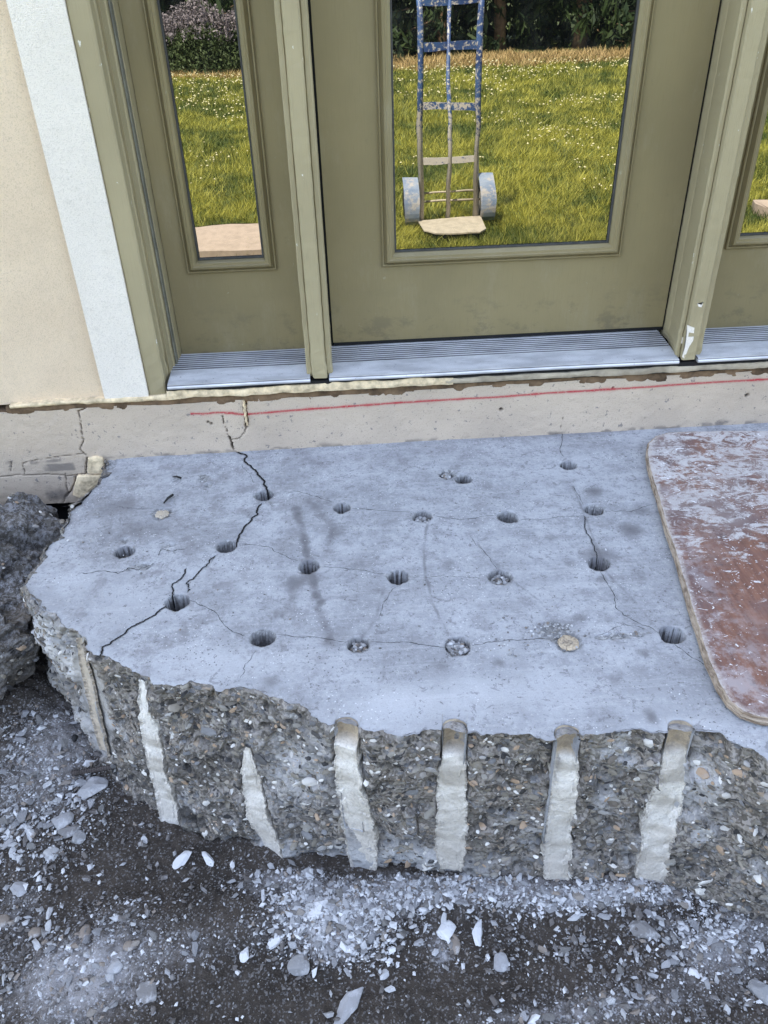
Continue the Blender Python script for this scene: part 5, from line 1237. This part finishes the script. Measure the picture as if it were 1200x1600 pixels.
def density(x, y):
    d = .12
    for u, v, ru, rv, a in DUST: d = d + a * blob(x, y, u, v, ru, rv)
    d = d + .5 * blob(x, y, 60, 1260, 110, 120) + .5 * blob(x, y, 900, 1470, 260, 40); return d
def scatter():
    r = np.random.default_rng(77)
    x = r.uniform(-1.15, 1.1, 160000); y = r.uniform(-1.62, -.75, 160000); dn = density(x, y); cl = .5 + .9 * np.clip(fbm(P3(x, y), 9, 3, 5) + .25, 0, 1)
    k = r.random(len(x)) < np.clip(dn * cl, 0.02, 1.2) * .46; x, y = x[k], y[k]
    hx = []; 
    for u, v, ru, rv, m_ in [(520, 1430, 70, 38, 2300), (700, 1398, 80, 20, 900), (930, 1408, 120, 16, 1100), (1120, 1455, 60, 40, 700), (60, 1280, 70, 90, 700), (560, 1480, 60, 30, 500)]:
        c_ = Pz(u, v, -.65); e_ = abs(Pz(u + ru, v, -.65)[0] - c_[0]); f_ = abs(Pz(u, v + rv, -.65)[1] - c_[1]); hx.append(np.stack([c_[0] + e_ * .75 * r.normal(0, 1, m_), c_[1] + f_ * .75 * r.normal(0, 1, m_)], -1))
    hx = np.concatenate(hx); n0 = len(x); x = np.concatenate([x, hx[:, 0]]); y = np.concatenate([y, hx[:, 1]]); heap = np.arange(len(x)) >= n0
    px = project(np.stack([x, y, np.full(len(x), -.65)], -1)); top = np.interp(px[:, 0], [0, 75, 150, 225, 300, 430, 540, 700, 870, 1020, 1200], [1080, 1085, 1175, 1255, 1292, 1338, 1368, 1362, 1372, 1388, 1440])
    k = px[:, 1] > top; x, y, px, heap = x[k], y[k], px[k], heap[k]; n = len(x)
    sz = .00145 * np.exp(r.normal(0, .72, n)).clip(.4, 5.2); sz *= .8 + .5 * np.clip(density(x, y), 0, 1) + .9 * blob(x, y, 90, 1280, 120, 120) * (r.random(n) < .3) + .6 * blob(x, y, 520, 1440, 120, 60) * (r.random(n) < .3)
    sz = np.where(heap, (.0017 * np.exp(r.normal(0, .65, n))).clip(.0008, .0085), sz)
    z = ground_height(x, y) + .004 + sz * .3 + heap * .003
    vis = (px[:, 0] > 5) & (px[:, 0] < 1195) & (px[:, 1] < 1595); order = np.argsort(-sz * vis); big = order[:240]; rest = order[240:]
    nr = r.normal(0, .35, (n, 3)); nr[:, 2] = 1; nr /= np.linalg.norm(nr, axis=1)[:, None]; ang = r.random(n) * 6.28; el = 1.1 + .9 * r.random(n); tint = r.random(n) ; 
    tint = np.where(r.random(n) > .35 + .6 * np.clip(density(x, y), 0, 1), .55 + .05 * r.random(n), tint); tint = np.where(heap & (r.random(n) < .45), np.where(r.random(n) < .25, .4, .15), tint)
    q = rest; 
    V0 = np.array([(1, 0, 0), (-.9, .1, 0), (.1, 1, 0), (-.1, -1, .1), (0, .1, 1), (.1, 0, -1), (.62, .6, .5), (-.6, -.55, .55)])
    Fo = np.array([(0, 6, 4), (0, 2, 6), (2, 4, 6), (2, 1, 4), (1, 7, 4), (1, 3, 7), (3, 4, 7), (3, 0, 4), (2, 0, 5), (1, 2, 5), (3, 1, 5), (0, 3, 5)])
    a, b = rotbasis(nr[q], ang[q]); L = V0[None] * (1 + .2 * r.normal(0, 1, (len(q), 8, 1)))
    V = np.stack([x[q], y[q], z[q]], -1)[:, None] + L[..., 0:1] * (a * (sz[q] * el[q])[:, None])[:, None] + L[..., 1:2] * (b * sz[q][:, None])[:, None] + L[..., 2:3] * (nr[q] * (sz[q] * .75)[:, None])[:, None]
    T = (Fo[None] + (np.arange(len(q)) * 8)[:, None, None]).reshape(-1, 3); C = np.stack([np.repeat(tint[q], 8), np.repeat(r.random(len(q)), 8)], -1)
    tag(build('grit', V, None, M_chip, None, C, False, T=T), 'fine grey grit and small chips strewn over the dirt', 'grit', kind='stuff')
    for m_, k in enumerate(big):
        o = link('concrete_chip', CH[m_ % len(CH)], None, None, (x[k], y[k], z[k])); s = sz[k]
        o.scale = (s * el[k] * 1.0, s * 1.15, s * .85); o.rotation_euler = (rnd.uniform(-.4, .4), rnd.uniform(-.4, .4), rnd.uniform(0, 6.28))
        u, v = px[k]; zone = 'on the rubble slope at the left of the slab' if (u < 260 and v < 1360) else 'on the dirt left of the long narrow rock' if u < 400 and v >= 1450 else 'on the dark dirt below the first two grout cores' if u < 400 else \
            'in the white powder below the third grout core' if u < 620 and v < 1500 else 'around the long narrow rock at the bottom' if u < 650 else 'on the rubble below the fourth and fifth grout cores' if u < 940 and v < 1450 else \
            'on bare dark dirt at the bottom middle' if u < 940 else 'in the dust below the rightmost grout core' if v < 1500 else 'on the dirt in the bottom right corner'
        tag(o, 'small loose grey concrete chip ' + zone, 'stone chip', 'small concrete chips ' + zone)
    return n
print('scatter', scatter())

# ================================================================== HAND TRUCK on the lawn
def rebar():
    a = Pz(113, 1208, -.60); b = Pz(190, 1196, -.585); n = 60; pts = [a + (b - a) * k / n for k in range(n + 1)]
    MB().tube(pts, [.0052 if k % 3 else .0064 for k in range(n + 1)], 8).out('rebar', m_simple('rusty_steel', (.05, .042, .04), .8), slab, False)['label'] = 'dark ribbed steel bar sticking out of the broken side'
    c0, c1, c2 = Pz(118, 1150, -.57), Pz(108, 1178, -.61), Pz(113, 1200, -.63)
    tag(MB().tube([c0, (c0 + c1) / 2 + [-.004, 0, 0], c1, c2], .0065, 8).out('cable', M_rubber, None, True, origin=c1), 'short black cable end hanging beside the slab corner above the rubble', 'cable')
rebar()
def hand_truck():
    y = -3.62; x0, x1 = .605, .985; xc = (x0 + x1) / 2; zg = -.64
    e = empty('hand_truck', (xc, y, zg), 'worn blue hand truck standing on the lawn, mirrored in the door glass', 'hand truck')
    lean = lambda z: y - .10 * (z - zg)
    for x in (x0, x1):
        MB().tube([(x, lean(zg + .02), zg + .02), (x, lean(.62), .62), (x, lean(.72) - .03, .72)], .019, 12).out('side_rail', M_blue, e, True)
    MB().tube([(xc, lean(zg + .03), zg + .03), (xc, lean(.72), .72)], .014, 12).out('centre_rail', M_blue, e, True)
    MB().tube([(x0, lean(.72) - .03, .72), (x0 + .03, lean(.74) - .10, .76), (xc, lean(.74) - .13, .78), (x1 - .03, lean(.74) - .10, .76), (x1, lean(.72) - .03, .72)], .017, 10).out('handle', M_blue, e, True)
    for z in (-.23, .09, .43, .68):
        MB().box(x0 + .016, x1 - .016, lean(z) - .004, lean(z) + .005, z - .022, z + .022).out('crossbar', M_blue, e)
    pl = MB(); v = [(x0 - .03, y + .015), (x1 + .03, y + .015), (x1 + .02, y + .30), (x1 - .03, y + .37), (x0 + .06, y + .39), (x0 - .01, y + .31)]
    pl.prism(v[::-1] if False else v, zg + .040, zg + .048); pl.out('toe_plate', M_plate, e)
    for s, x in ((-1, x0 - .072), (1, x1 + .072)):
        yc, zc = y - .12, zg + .128; V = []; Fq = []; n = 28; prof = [(-.03, .07), (-.038, .10), (-.030, .122), (-.012, .130), (.012, .130), (.030, .122), (.038, .10), (.03, .07)]
        for k in range(n):
            a = 6.2832 * k / n
            for (dx, r_) in prof: V.append((x + dx, yc + r_ * math.cos(a), zc + r_ * math.sin(a)))
        m_ = len(prof)
        for k in range(n):
            for i in range(m_):
                a = k * m_ + i; b = k * m_ + (i + 1) % m_; a2 = ((k + 1) % n) * m_ + i; b2 = ((k + 1) % n) * m_ + (i + 1) % m_; Fq.append((a, b, b2, a2))
        wh = build('wheel', V, Fq, M_rubber, e, smooth=True)
        rim = MB(); rim.tube([(x - .022, yc, zc), (x + .022, yc, zc)], .072, 20); rim.out('rim', M_plate, wh)
        # curved fender plate in front of and above the wheel
        V = []; Fq = []; m2 = 12
        for k in range(m2 + 1):
            a = -.6 + 1.9 * k / m2
            for dx in (-.050, .050):
                for rr in (.182, .186): V.append((x + dx, yc + rr * math.cos(a), zc + rr * math.sin(a)))
        for k in range(m2):
            b = k * 4
            for i, j in ((0, 2), (2, 3), (3, 1), (1, 0)): Fq.append((b + i, b + j, b + 4 + j, b + 4 + i))
        Fq += [(0, 1, 3, 2), (m2 * 4, m2 * 4 + 2, m2 * 4 + 3, m2 * 4 + 1)]
        build('fender', V, Fq, M_fender, e, smooth=False)
    for z, dy in ((zg + .13, -.12), (zg + .19, -.10)):
        MB().tube([(x0 - .10, y + dy, z), (x1 + .10, y + dy, z)], .007, 8).out('axle', M_plate, e, True)
hand_truck()
bpy.context.view_layer.update()
tot = 0
for o in bpy.data.objects:
    if o.type == 'MESH': tot += len(o.data.polygons)
print('objects', len(bpy.data.objects), 'polys', tot)
